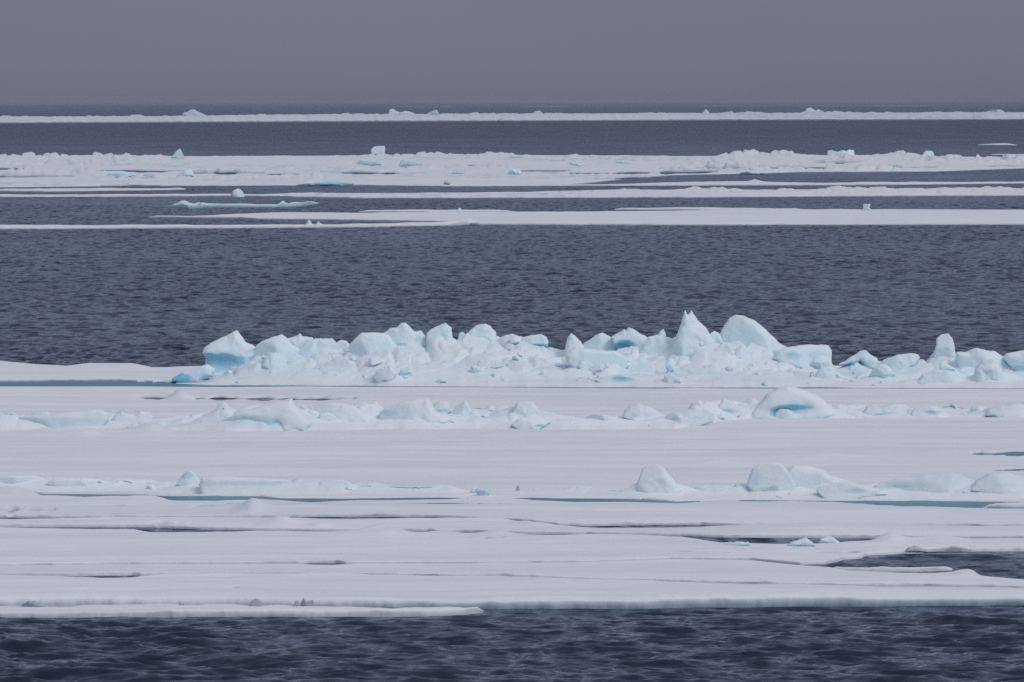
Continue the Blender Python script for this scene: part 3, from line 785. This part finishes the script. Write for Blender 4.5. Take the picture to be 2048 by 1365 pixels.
block('split block with a deep bright blue hollow, right of the low pyramid', [(1228, 690), (1223, 675), (1236, 667), (1248, 658), (1251, 662), (1257, 655), (1269, 660), (1280, 667), (1295, 675), (1296, 695), (1282, 708), (1250, 711), (1236, 704)], on='main', T=1.6, group=GM, scoop=[(1249, 697, 20, 14, .4)], blue=[(1250, 697, 26, 17, .98)])
block('block with a small sharp horn on its right side, left of the double spire', [(1270, 712), (1284, 695), (1297, 674), (1316, 670), (1321, 663), (1327, 657), (1331, 666), (1334, 686), (1348, 690), (1352, 706), (1320, 716), (1290, 716)], on='main', T=1.2, group=GM)
block('tall double-pointed spire, highest ice of the front ridge', [(1342, 714), (1349, 694), (1352, 675), (1362, 649), (1366, 633), (1368, 619), (1370.5, 618), (1375, 629), (1381, 619), (1384, 618), (1388, 626), (1397, 642), (1412, 655), (1420, 669), (1431, 682), (1427, 698), (1408, 714), (1380, 716), (1356, 718)],
      on='main', T=2.0, group=GM, lean=.75, rnd=.3, res=1.0, rough=.6, blue=[(1418, 705, 14, 6, .4), (1350, 712, 10, 6, .3)])
block('little pointed block wedged between the double spire and the big whaleback dome', [(1416, 690), (1420, 668), (1429, 662), (1440, 669), (1446, 686), (1436, 700), (1420, 702)], on='main', T=.7, group=GM)
block('big whaleback dome sloping to the right, largest rounded block of the front ridge', [(1440, 686), (1440, 669), (1448, 653), (1459, 636), (1472, 631), (1489, 633), (1510, 642), (1526, 655), (1547, 675), (1556, 685), (1575, 696), (1572, 712), (1530, 714), (1480, 708), (1450, 700)], on='main', T=2.4, group=GM, base=708, lean=.35, blue=[(1540, 705, 16, 5, .35)])
block('thick flat slab with hollowed grey-green face at the right end of the front ridge', [(1546, 718), (1556, 702), (1571, 694), (1586, 694), (1618, 690), (1645, 690), (1658, 692), (1664, 702), (1664, 728), (1622, 731), (1570, 733)], on='main', T=1.7, group=GM, rnd=.28, lean=.05, scoop=[(1585, 713, 20, 9, .12), (1635, 712, 24, 11, .12)], blue=[(1600, 718, 60, 16, .12)], base=731)
block('rubble piece leaning on the foot of the double spire', [(1414, 714), (1426, 702), (1440, 692), (1455, 687), (1464, 694), (1467, 708), (1450, 716)], on='main', group=GM, T=.7)
block('jagged rubble piece under the middle of the whaleback dome', [(1464, 712), (1472, 698), (1483, 690), (1493, 697), (1504, 685), (1512, 692), (1519, 704), (1505, 714)], on='main', group=GM, T=.7)
block('small wedge of ice in front of the split block with the blue hollow', [(1266, 722), (1280, 714), (1288, 710), (1293, 718), (1288, 728), (1272, 730)], on='main', group=GM, T=.4)
block('small upright chip with a blue-shaded side below the double spire', [(1331, 732), (1338, 718), (1346, 712), (1352, 722), (1350, 738), (1336, 742)], on='main', group=GM, T=.4, blue=[(1340, 737, 8, 7, .4)])
block('low pale mound at the foot of the ridge below the double spire', [(1322, 764), (1330, 751), (1342, 747), (1356, 754), (1364, 766)], on='main', group=GM, T=.8)
block('shallow blue-hollowed ledge at the foot of the ridge, below the wide slab', [(1190, 760), (1215, 752), (1245, 749), (1270, 752), (1282, 760), (1260, 766), (1205, 766)], on='main', group=GM, T=.9, blue=[(1243, 759, 26, 6, .5)], scoop=[(1243, 760, 22, 4, .2)])
# --- right ridge
GR = 'blocks of the right ridge'
block('tent-shaped pair of tilted slabs over a blue gap, left of the pillar', [(1676, 731), (1694, 720), (1708, 711), (1722, 702), (1731, 701), (1740, 710), (1753, 715), (1757, 724), (1748, 738), (1736, 746), (1729, 733), (1719, 722), (1708, 730), (1694, 742), (1690, 738), (1700, 728)], on='right', T=1.2, group=GR, base=742, blue=[(1704, 729, 16, 7, .7), (1735, 740, 14, 9, .65)], sink=1, cuts=0, rnd=.3)
block('snow-filled hump inside the tent-shaped slabs', [(1690, 748), (1698, 735), (1715, 725), (1727, 735), (1736, 750)], on='right', T=.7, group=GR, base=744)
block('rounded boulder with a dark blue slot below, right of the tent-shaped slabs', [(1738, 750), (1749, 736), (1762, 728), (1775, 731), (1786, 743), (1792, 750), (1768, 755), (1751, 757)], on='right', T=.9, group=GR, blue=[(1755, 755, 14, 4, .7), (1780, 751, 14, 3, .6)])
block('smooth wide slab with a squared right corner, left of the pillar', [(1762, 732), (1766, 721), (1792, 711), (1819, 707), (1836, 709), (1840, 716), (1828, 730), (1792, 743), (1772, 740)], on='right', T=1.5, group=GR)
block('upright pillar of ice with a rounded head, tallest on the right', [(1866, 717), (1869, 703), (1873, 692), (1873, 679), (1881, 671), (1890, 669), (1897, 668), (1904, 676), (1908, 688), (1910, 705), (1908, 722), (1880, 728), (1868, 726)], on='right', T=1.0, group=GR, lean=.15)
block('long low hump sloping right behind the pillar', [(1911, 724), (1913, 706), (1937, 703), (1952, 697), (1972, 701), (1994, 704), (2005, 713), (2018, 728), (2008, 742), (1960, 742), (1920, 738)], on='right', T=1.7, group=GR)
block('block cut by the right edge of the photo, with blue shaded underside', [(2008, 718), (2011, 708), (2030, 704), (2050, 701), (2085, 700), (2100, 715), (2095, 742), (2048, 746), (2022, 738)], on='right', T=1.5, group=GR, blue=[(2035, 736, 26, 6, .5)])
block('big rounded snowy mound in front, nearest the right edge', [(1944, 763), (1950, 738), (1963, 721), (1985, 719), (1998, 732), (2008, 750), (2014, 765)], on='right', T=1.5, group=GR)
block('long low slab with a sloping left end in front of the pillar', [(1830, 764), (1845, 748), (1873, 739), (1900, 741), (1925, 746), (1943, 755), (1942, 765)], on='right', T=1.0, group=GR, rnd=.35)
block('thin tilted plate with a blue edge below the pillar', [(1880, 740), (1878, 726), (1888, 722), (1900, 732), (1915, 740), (1940, 735), (1950, 733), (1946, 752), (1925, 748), (1900, 744)], on='right', T=.6, group=GR, blue=[(1898, 741, 14, 3, .8)])
block('grey-shaded low mound left of the tent-shaped slabs', [(1628, 758), (1634, 745), (1644, 736), (1657, 732), (1672, 741), (1692, 756), (1670, 762)], on='right', T=1.0, group=GR)

G2 = 'blocks of the second ridge'
block('long blue-grey slab with a flat face at the left edge of the second ridge', [(-60, 836), (0, 836), (66, 832), (132, 826), (190, 820), (203, 821), (215, 829), (216, 843), (200, 853), (165, 857), (66, 857), (-60, 855)], on='second', T=1.7, group=G2, rnd=.25, blue=[(100, 844, 110, 11, .28), (212, 845, 8, 8, .4)], base=857)
block('small crumbled lump at the left edge on top of the long slab', [(-20, 838), (0, 830), (14, 826), (26, 829), (50, 833), (60, 840), (20, 842)], on='second', T=.7, group=G2)
block('two-humped lump right of the long blue-grey slab', [(222, 846), (228, 832), (244, 823), (258, 829), (270, 831), (282, 823), (298, 824), (306, 836), (300, 848)], on='second', T=1.0, group=G2)
block('white fin with steep left side, left of the large blue-faced wedge', [(414, 840), (428, 822), (437, 808), (443, 804), (452, 807), (461, 814), (478, 824), (470, 840), (440, 844)], on='second', T=.8, group=G2)
block('large wedge-shaped block with a blue-shaded face, biggest of the second ridge', [(427, 857), (440, 844), (455, 836), (486, 823), (525, 811), (567, 801), (583, 797), (592, 813), (608, 828), (626, 845), (616, 860), (553, 862), (441, 861)], on='second', T=2.2, group=G2, blue=[(505, 848, 70, 16, .42), (556, 852, 11, 12, .5)], scoop=[(520, 846, 50, 13, .12), (555, 852, 8, 10, .15)], base=861)
block('small rounded lump touching the right side of the large wedge', [(606, 840), (610, 826), (622, 820), (636, 824), (644, 836), (636, 846)], on='second', T=.7, group=G2)
block('flat tilted slab right of the large wedge', [(626, 828), (630, 816), (644, 809), (665, 806), (686, 807), (711, 813), (731, 828), (747, 843), (720, 846), (660, 842)], on='second', T=1.2, group=G2)
block('half-dome behind the flat tilted slab', [(708, 826), (716, 812), (732, 806), (750, 808), (760, 820), (758, 834), (716, 834)], on='second', T=.9, group=G2)
block('small smooth oblong block in front of the flat tilted slab', [(634, 845), (638, 830), (650, 824), (665, 828), (678, 838), (685, 848), (664, 852)], on='second', T=.6, group=G2, blue=[(650, 848, 14, 4, .3)])
block('broad white block with a high rounded right shoulder, centre-left of the second ridge', [(758, 838), (762, 823), (775, 814), (803, 805), (831, 798), (856, 797), (865, 809), (870, 822), (884, 831), (900, 841), (880, 850), (831, 851), (781, 843)], on='second', T=1.7, group=G2, blue=[(778, 828, 20, 7, .4)])
block('blue-tinted ball resting against the broad white block', [(866, 822), (868, 808), (878, 801), (891, 802), (899, 810), (902, 823), (884, 828)], on='second', T=.8, group=G2, blue=[(884, 823, 18, 5, .5)])
block('small peaked block right of the blue-tinted ball', [(904, 824), (912, 814), (924, 805), (930, 801), (937, 807), (944, 822), (935, 832), (912, 832)], on='second', T=.6, group=G2, blue=[(930, 817, 10, 5, .25)])
block('small chip in the rubble below the small peaked block', [(896, 836), (904, 828), (918, 830), (922, 838), (908, 842)], on='second', T=.4, group=G2, blue=[(908, 836, 12, 5, .25)])
block('upright rounded tooth in the middle of the second ridge', [(1022, 832), (1028, 815), (1034, 805), (1049, 801), (1066, 803), (1074, 814), (1084, 832), (1070, 840), (1030, 840)], on='second', T=1.0, group=G2, cuts=1)
block('grey-faced lump in front of the upright rounded tooth', [(1022, 850), (1038, 838), (1052, 832), (1066, 828), (1085, 835), (1103, 843), (1091, 851), (1071, 857), (1040, 856)], on='second', T=.9, group=G2, blue=[(1082, 852, 14, 3, .8)])
block('very long low slab tapering right, centre-right of the second ridge', [(1093, 843), (1102, 828), (1119, 820), (1152, 823), (1200, 830), (1250, 836), (1305, 842), (1340, 850), (1319, 857), (1222, 857), (1110, 853)], on='second', T=1.2, group=G2, rnd=.35, blue=[(1200, 845, 40, 7, .3), (1330, 853, 14, 3, .5)])
block('smooth snow-covered arch behind the very long low slab', [(1244, 834), (1250, 820), (1260, 812), (1277, 808), (1300, 814), (1318, 824), (1332, 838), (1290, 842)], on='second', T=1.1, group=G2, blue=[(1300, 830, 12, 6, .2)])
block('tilted plate rising to the right with a broken peak, right of the very long slab', [(1310, 848), (1325, 836), (1340, 828), (1378, 817), (1384, 811), (1390, 809), (1405, 814), (1432, 828), (1425, 846), (1370, 852)], on='second', T=1.1, group=G2, blue=[(1352, 838, 12, 4, .3), (1392, 836, 8, 5, .2)])
block('small overhanging block with stacked plates, left of the hooded arch', [(1432, 828), (1437, 812), (1446, 799), (1457, 801), (1472, 807), (1485, 816), (1482, 830), (1460, 835)], on='second', T=.8, group=G2, blue=[(1452, 823, 20, 5, .4)], scoop=[(1458, 825, 14, 4, .2)])
block('little rounded peak just left of the hooded arch', [(1480, 822), (1485, 808), (1500, 795), (1512, 799), (1520, 808), (1512, 824)], on='second', T=.7, group=G2)
block('large hooded arch of ice with a bright blue underside, right of centre', [(1492, 833), (1504, 823), (1515, 812), (1536, 788), (1553, 778), (1575, 771), (1601, 778), (1633, 790), (1652, 806), (1672, 828), (1640, 836), (1580, 838), (1525, 838)], on='second', T=2.0, group=G2, blue=[(1590, 816, 38, 6, .95), (1552, 826, 15, 9, .8)], scoop=[(1588, 821, 36, 8, .2), (1556, 828, 14, 8, .18)], cuts=1)
block('lump lying in the blue hollow of the hooded arch', [(1545, 838), (1550, 825), (1560, 817), (1574, 818), (1590, 826), (1594, 836), (1570, 840)], on='second', T=.7, group=G2, base=842)
block('low smooth hump sloping right of the hooded arch', [(1655, 832), (1662, 812), (1678, 807), (1700, 815), (1722, 822), (1740, 832)], on='second', T=1.2, group=G2)
block('flat-topped lump over a thin blue line, in the right part of the second ridge', [(1724, 828), (1732, 814), (1745, 810), (1760, 814), (1782, 808), (1810, 808), (1820, 817), (1812, 829), (1760, 832)], on='second', T=1.0, group=G2, blue=[(1782, 829, 36, 3, .7)])
block('low bridge-shaped hump with a small blue hollow near the right edge', [(1820, 830), (1830, 816), (1850, 811), (1872, 812), (1890, 820), (1900, 834), (1840, 836)], on='second', T=.9, group=G2, blue=[(1866, 825, 18, 4, .6)], scoop=[(1866, 827, 16, 4, .2)])
block('tiny flat cap of ice near the right end of the second ridge', [(1938, 824), (1944, 814), (1960, 812), (1974, 814), (1968, 825)], on='second', T=.6, group=G2, blue=[(1952, 822, 12, 3, .4)])
block('long rounded drift block at the right edge of the second ridge', [(1968, 832), (1976, 818), (2000, 811), (2030, 808), (2090, 808), (2100, 832), (2030, 838)], on='second', T=1.3, group=G2)
G3 = 'humps of the nearest ridge'
block('lone tall smooth hump like a shark fin standing on the nearest ridge', [(1268, 982), (1275, 965), (1281, 948), (1286, 938), (1292, 932), (1312, 929), (1329, 936), (1340, 951), (1350, 965), (1362, 980), (1358, 990), (1300, 990)], on='third', T=1.0, group=G3, cuts=1, blue=[(1356, 990, 8, 3, .6)])
block('rounded block with a shaded grey-blue left face, right part of the nearest ridge', [(1493, 972), (1498, 955), (1506, 938), (1519, 928), (1545, 924), (1562, 927), (1572, 938), (1587, 962), (1596, 982), (1560, 988), (1510, 984)], on='third', T=1.2, group=G3, blue=[(1506, 958, 18, 20, .3)])  # blue tint paints the shade of the left face into its colour
block('smooth arched block right behind the grey-blue faced one', [(1572, 952), (1578, 938), (1590, 931), (1618, 932), (1645, 940), (1666, 955), (1676, 968), (1640, 980), (1598, 980)], on='third', T=1.0, group=G3)
block('low smooth lobe with a shaded hollow in front of the arched block', [(1634, 984), (1640, 974), (1673, 966), (1700, 966), (1724, 970), (1755, 978), (1775, 988), (1700, 996), (1650, 993)], on='third', T=.9, group=G3, scoop=[(1712, 983, 22, 6, .15)])
block('wide crumpled mound with a thin blue seam, right of the smooth lobe', [(1744, 984), (1750, 972), (1792, 958), (1850, 950), (1902, 945), (1922, 948), (1943, 962), (1960, 978), (1900, 986), (1790, 986)], on='third', T=1.2, group=G3, blue=[(1800, 974, 26, 3, .4)])
block('lumpy white mound at the right edge of the nearest ridge', [(1940, 980), (1952, 962), (1980, 948), (2014, 944), (2040, 956), (2070, 958), (2080, 986), (1990, 986)], on='third', T=1.1, group=G3, blue=[(2010, 970, 26, 5, .2)])
block('small blue-tipped horn on the left part of the nearest ridge', [(352, 970), (362, 955), (370, 946), (381, 942), (388, 946), (396, 956), (402, 968), (380, 974)], on='third', T=.6, group=G3, blue=[(372, 951, 14, 8, .45)])
block('long low drift bank right of the blue-tipped horn', [(398, 970), (404, 956), (440, 954), (513, 956), (570, 959), (600, 963), (612, 972), (560, 981), (513, 982), (430, 981), (404, 979)], sink=16, on='third', T=.9, group=G3, blue=[(480, 968, 70, 6, .18), (560, 968, 50, 5, .18)])
block('long low drift bank at the left edge of the nearest ridge', [(-60, 958), (0, 954), (40, 952), (90, 954), (110, 962), (60, 972), (-60, 974)], sink=16, on='third', T=.9, group=G3, blue=[(50, 966, 50, 4, .22)])
block('low drift bank between the left edge bank and the blue-tipped horn', [(88, 968), (110, 957), (170, 956), (222, 961), (238, 968), (210, 974), (120, 974)], sink=16, on='third', T=.8, group=G3, blue=[(190, 968, 40, 4, .25)])
block('small dark blue notch block in the gap of the nearest ridge', [(950, 984), (954, 976), (966, 978), (982, 978), (980, 986), (968, 991)], on='third', T=.35, group=G3, material=M_TEAL, blue=[(966, 986, 14, 4, .5)])
block('tiny grey chip sticking up on the nearest ridge, centre', [(1030, 979), (1034, 971), (1038, 972), (1041, 979)], on='third', T=.2, group=G3, material=M_GREY)
# --- foreground lead edge
GF = 'dirty ice lumps along the foreground lead'
block('low grey-green lump at the lower left, on the ribbon by the open water', [(40, 1212), (50, 1206), (58, 1202), (64, 1204), (70, 1203), (78, 1208), (90, 1212)], z0=.1, lift=.8, T=.35, group=GF, material=M_GREY, sink=2)
block('grey rounded lump like a seal back on the foreground lead', [(497, 1212), (502, 1204), (510, 1198), (519, 1200), (524, 1206), (525, 1213)], z0=.1, lift=.8, T=.22, group=GF, material=M_GREY, sink=2)
block('dark spiky lump with a thin horn on the foreground lead', [(601, 1213), (602, 1205), (605, 1202), (606.5, 1195), (609, 1201), (613, 1205), (619, 1203), (625, 1201), (627, 1206), (627, 1213)], z0=.1, lift=.8, T=.22, group=GF, material=M_GREY, res=.8, rough=.5, sink=2)
block('small dark pointed lump just left of the spiky one', [(586, 1212), (590, 1204), (595, 1202), (599, 1207), (600, 1213)], z0=.1, lift=.8, T=.16, group=GF, material=M_GREY, res=.8, sink=2)
block('tiny grey lump at the left end of the lead, right of the grey-green one', [(356, 1211), (360, 1205), (366, 1207), (370, 1211)], z0=.1, lift=.8, T=.15, group=GF, material=M_GREY, res=.8, sink=2)
block('small white ice lump afloat in the dark lead at the right', [(1638, 1086), (1641, 1078), (1652, 1074), (1662, 1073), (1672, 1079), (1684, 1086)], z0=.02, T=.5, group=GF, material=M_RIDGE, sink=2)
block('small ragged ice lump on the lead rim left of the floating one', [(1572, 1090), (1586, 1084), (1600, 1080), (1612, 1077), (1622, 1083), (1632, 1090)], z0=.1, lift=.8, T=.5, group=GF, material=M_RIDGE, sink=2)
block('row of small icicle-like teeth on the rim of the right lead', [(1448, 1088), (1450, 1081), (1454, 1085), (1462, 1084), (1466, 1086), (1476, 1084), (1492, 1086), (1496, 1083), (1500, 1088)], z0=.1, lift=.8, T=.2, group=GF, material=M_RIDGE, sink=2, res=.8)
block('grey crumbled ice at the upper shore of the small bay', [(1808, 1104), (1816, 1096), (1830, 1092), (1842, 1096), (1858, 1100), (1880, 1098), (1905, 1093), (1925, 1096), (1945, 1100), (1940, 1104)], z0=.05, T=.6, group=GF, material=M_GREY, sink=1)

# --- mid distance
GD = 'small blocks of the mid distance'
block('small white dome with a tail, alone on the narrow floe left of centre', [(458, 388), (465, 383), (471, 380), (476, 377), (483, 377), (488, 382), (490, 389)], z0=.3, group=GD, blue=[(485, 386, 5, 4, .2)])
block('little bow-tie shaped lump standing on the smooth flat floe at right', [(1727, 419), (1727, 414), (1725, 410), (1729, 408), (1734, 409), (1740, 408), (1741, 412), (1738, 415), (1743, 419)], z0=.3, group=GD, res=.6, sink=1)
block('tiny block on the thin strip behind the smooth flat floe', [(915, 424), (915, 419), (919, 416), (923, 418), (923, 424)], z0=.3, group=GD, res=.6, sink=1)
block('blue-green sharp fin at the back of the far pack, left', [(341, 316), (350, 306), (355, 301), (360, 297), (362, 300), (365, 308), (370, 316)], z0=.5, T=1.6, group=GD, material=M_TEAL, res=.6, sink=1, lean=.6)
block('square white cube tilted on its corner, at the back of the far pack', [(744, 307), (742, 300), (748, 294), (760, 292.5), (769, 292), (770, 299), (769, 307)], depth=1330, T=2.4, group=GD, res=.6, sink=2, rnd=.2, lean=0)
block('wide jagged pale clump at the back of the far pack, right', [(1655, 309), (1656, 302), (1664, 301.5), (1676, 304), (1684, 300.5), (1690, 301), (1692, 303), (1698, 300), (1708, 301), (1709, 309)], depth=1300, T=3, group=GD, res=.6, sink=3, rnd=.2)
block('rounded white cube at the back of the far pack near the right edge', [(1848, 313), (1847, 306), (1852, 302), (1862, 302), (1868, 306), (1867, 313)], depth=1260, T=2.0, group=GD, res=.6, sink=2)
block('long blue-edged slab lying low in the far pack, left', [(208, 353), (220, 347), (240, 345), (268, 346), (272, 351), (250, 354)], z0=.5, T=3, group=GD, blue=[(232, 350, 26, 3, .8), (262, 350, 9, 3, .5)], res=.7, sink=1)
block('pointed white lump right of the long blue-edged slab in the far pack', [(352, 353), (362, 346), (372, 339), (380, 338), (386, 344), (389, 352)], z0=.5, T=2, group=GD, res=.7, sink=1)
block('blue-green tinted chunk at the right end of the blue-edged slab', [(286, 352), (292, 346), (304, 345), (311, 351), (300, 354)], z0=.5, T=2, group=GD, material=M_TEAL, res=.7, sink=1)
block('long bright blue ledge at the front of the far pack', [(592, 371), (606, 364), (620, 361.5), (660, 364), (706, 365.5), (706, 370), (660, 371)], z0=.2, T=3, group=GD, blue=[(660, 367.5, 52, 4, .8)], res=.7, sink=1)
block('teal shaded slab in the far pack left of centre', [(712, 328), (720, 321), (740, 319), (758, 322), (765, 330), (745, 331)], z0=.5, T=3, group=GD, material=M_TEAL, blue=[(750, 326, 12, 4, .4)], res=.7, sink=1)
block('greyish hump right of the teal slab in the far pack', [(798, 332), (800, 323), (806, 318), (820, 320), (845, 326), (850, 332)], z0=.5, T=3, group=GD, material=M_TEAL, res=.7, sink=1)
block('rounded lump with teal shade, centre of the far pack', [(1014, 348), (1018, 342), (1028, 338.5), (1038, 340), (1044, 346), (1040, 349)], z0=.5, T=2, group=GD, res=.7, sink=1, blue=[(1028, 346, 14, 3, .4)])
block('slanting teal chunk left of the rounded centre lump in the far pack', [(902, 347), (908, 341), (925, 338), (932, 340), (926, 347)], z0=.5, T=2, group=GD, material=M_TEAL, res=.7, sink=1)
block('small teal slab with a tail, right of centre in the far pack', [(1134, 328), (1142, 324), (1160, 325), (1175, 330), (1160, 332)], z0=.5, T=2, group=GD, material=M_TEAL, res=.7, sink=1)
block('pale blue plate standing out in the upper right centre of the far pack', [(1230, 326), (1234, 322), (1246, 320.5), (1258, 322), (1262, 327)], z0=.5, T=2, group=GD, material=M_TEAL, res=.7, sink=1)
block('pale blue low lump on the dark channel, right of centre', [(1478, 348), (1486, 344), (1510, 343), (1530, 345), (1535, 348)], z0=.1, T=2.5, group=GD, material=M_TEAL, res=.7, sink=1)
block('pale blue chunk with dark foot in the right part of the far pack', [(1770, 334), (1778, 329), (1796, 327.5), (1806, 331), (1804, 335)], z0=.5, T=2, group=GD, material=M_TEAL, res=.7, sink=1)
block('small teal tooth near the front edge of the far pack', [(886, 368), (890, 362), (896, 360), (902, 365), (900, 369)], z0=.4, T=1.5, group=GD, material=M_TEAL, res=.6, sink=1)
GH = 'hazy bergs on the horizon floe'
block('hazy blue-green heap with a round top on the horizon floe, left', [(362, 234), (367, 226), (374, 224), (380, 220), (387, 219), (394, 223), (400, 226), (412, 231), (420, 234)], depth=6000, T=14, group=GH, material=M_TEAL, res=.6, sink=1, rnd=.3)
block('hazy pale twin-toothed lump on the horizon floe, left of centre', [(776, 230), (779, 219), (785, 218), (792, 222), (800, 226), (812, 223), (822, 225), (836, 230)], depth=6500, T=12, group=GH, res=.6, sink=1, rnd=.3)
block('hazy dark teal wedge on the horizon floe, left of centre', [(848, 232), (856, 226), (866, 222), (873, 220), (877, 224), (880, 232)], depth=6000, T=10, group=GH, material=M_TEAL, blue=[(868, 227, 16, 5, .4)], res=.6, sink=1, rnd=.3)
block('hazy low teal lump on the horizon floe just right of the middle', [(1064, 229), (1068, 224), (1078, 221.5), (1084, 225), (1087, 229)], depth=6500, T=10, group=GH, material=M_TEAL, res=.6, sink=1, rnd=.3)
block('hazy small pointed lump on the horizon floe, right of centre', [(1404, 228), (1408, 222), (1412, 219), (1417, 224), (1420, 228)], depth=7000, T=8, group=GH, res=.6, sink=1, rnd=.3)
block('hazy highest white peak on the horizon floe, right', [(1598, 227), (1608, 223), (1613, 218), (1620, 215.5), (1627, 219), (1632, 222), (1637, 218), (1641, 222), (1646, 227)], depth=7000, T=14, group=GH, res=.6, sink=1, rnd=.3)
block('hazy flat-topped lump on the horizon floe near the right edge', [(1974, 226), (1977, 220), (1986, 219.5), (1990, 221), (1998, 219), (2006, 222), (2010, 226)], depth=7200, T=12, group=GH, res=.6, sink=1, rnd=.3)
block('hazy grey lump at the front edge of the horizon floe, near the middle', [(992, 243), (997, 239), (1002, 237), (1007, 241), (1009, 243)], z0=.5, T=6, group=GH, material=M_GREY, res=.6, sink=1, rnd=.3)

for a_ in TODO: build_ridge(*a_)
bpy.context.view_layer.update()
# --- loose chips over the ridges: one of each kind built, then copied
chips = []
for c in range(7):
    w = 6 + 2.2 * c
    rr = np.random.default_rng(70 + c)
    aa = np.linspace(0, 2 * math.pi, 8, endpoint=False)
    rad = rr.uniform(.65, 1.1, 8)
    pts = [(1000 + 800 * 0 + w * math.cos(a) * q, 740 - w * .62 * math.sin(a) * q) for a, q in zip(aa, rad)]
    o = block('', pts, depth=246, T=w * .028 + .12, res=.9, sink=0, rough=1.3, material=M_RIDGE, name='ice_chunk')
    # centre origin
    chips.append(o)
CH = {'main': ('small snow-dusted ice chunk scattered among the rubble of the tall front ridge', 'ice chunks in the front ridge'),
      'right': ('small snow-dusted ice chunk scattered among the rubble around the pillar block', 'ice chunks in the right ridge'),
      'second': ('small snow-dusted ice chunk scattered along the second ridge', 'ice chunks in the second ridge'),
      'third': ('small snow-dusted ice chunk scattered along the nearest soft ridge', 'ice chunks in the nearest ridge')}
rr = np.random.default_rng(9)
first = list(chips)
dg = bpy.context.evaluated_depsgraph_get()
from mathutils.bvhtree import BVHTree
ridge_bvh = {}
for o in scene.objects:
    if o.name.startswith('snow_ridge'):
        b_ = BVHTree.FromObject(o, dg)
        ridge_bvh[o.name] = (b_, Vector(o.location))
for key, num, smin, smax_ in (('main', 120, .3, 1.3), ('right', 36, .3, 1.2), ('second', 80, .3, .95), ('third', 44, .25, .6)):
    u, Y0, hc, width, tc_, bz = RIDGES[key]
    for k in range(num):
        i = rr.integers(12, len(u) - 12)
        t = rr.uniform(.03, .55)
        Y = Y0[i] + width * t
        X = Y0[i] * 0 + (ground(u[i], 770, 0)[0] / ground(u[i], 770, 0)[1]) * Y
        zt = None
        for nm, (bv, lc) in ridge_bvh.items():
            hit = bv.ray_cast(Vector((X, Y, 20)) - lc, Vector((0, 0, -1)))
            if hit[0] is not None:
                z = hit[0].z + lc.z
                zt = z if zt is None else max(zt, z)
        if zt is None: continue
        src = chips[rr.integers(0, len(chips))]
        if first:
            o = first.pop()
        else:
            o = src.copy(); scene.collection.objects.link(o)
        s = smin + (smax_ - smin) * rr.random() ** 2.2
        o.rotation_euler = (rr.uniform(-.35, .35), rr.uniform(-.4, .4), rr.uniform(0, 6.28))
        o.scale = (s, s, s * rr.uniform(.7, 1.1))
        o.location = (X, Y, zt - .10 * s - .02)
        tag(o, CH[key][0], 'ice chunk', CH[key][1])

# ------------------------------------------------------------------ haze: the air between
hz_me = bpy.data.meshes.new('haze')
x, y0_, y1_, zb, zt_ = 40000, -60, 75000, -1.6, 16.0
vv = [(-x, y0_, zb), (x, y0_, zb), (x, y1_, zb), (-x, y1_, zb), (-x, y0_, zt_), (x, y0_, zt_), (x, y1_, zt_), (-x, y1_, zt_)]
hz_me.from_pydata(vv, [], [(0, 3, 2, 1), (4, 5, 6, 7), (0, 1, 5, 4), (1, 2, 6, 5), (2, 3, 7, 6), (3, 0, 4, 7)])
haze = bpy.data.objects.new('haze', hz_me); scene.collection.objects.link(haze)
haze['kind'] = 'stuff'
haze['label'] = 'thin grey sea haze fading the ice towards the horizon'; haze['category'] = 'haze'
mh = bpy.data.materials.new('sea_haze'); mh.use_nodes = True
hn = mh.node_tree; hn.nodes.clear()
ho = hn.nodes.new('ShaderNodeOutputMaterial'); hv = hn.nodes.new('ShaderNodeVolumePrincipled')
hv.inputs['Color'].default_value = (.36, .40, .50, 1)
hv.inputs['Density'].default_value = 5.5e-5
hv.inputs['Anisotropy'].default_value = 0.0
hn.links.new(hv.outputs[0], ho.inputs['Volume'])
hz_me.materials.append(mh)
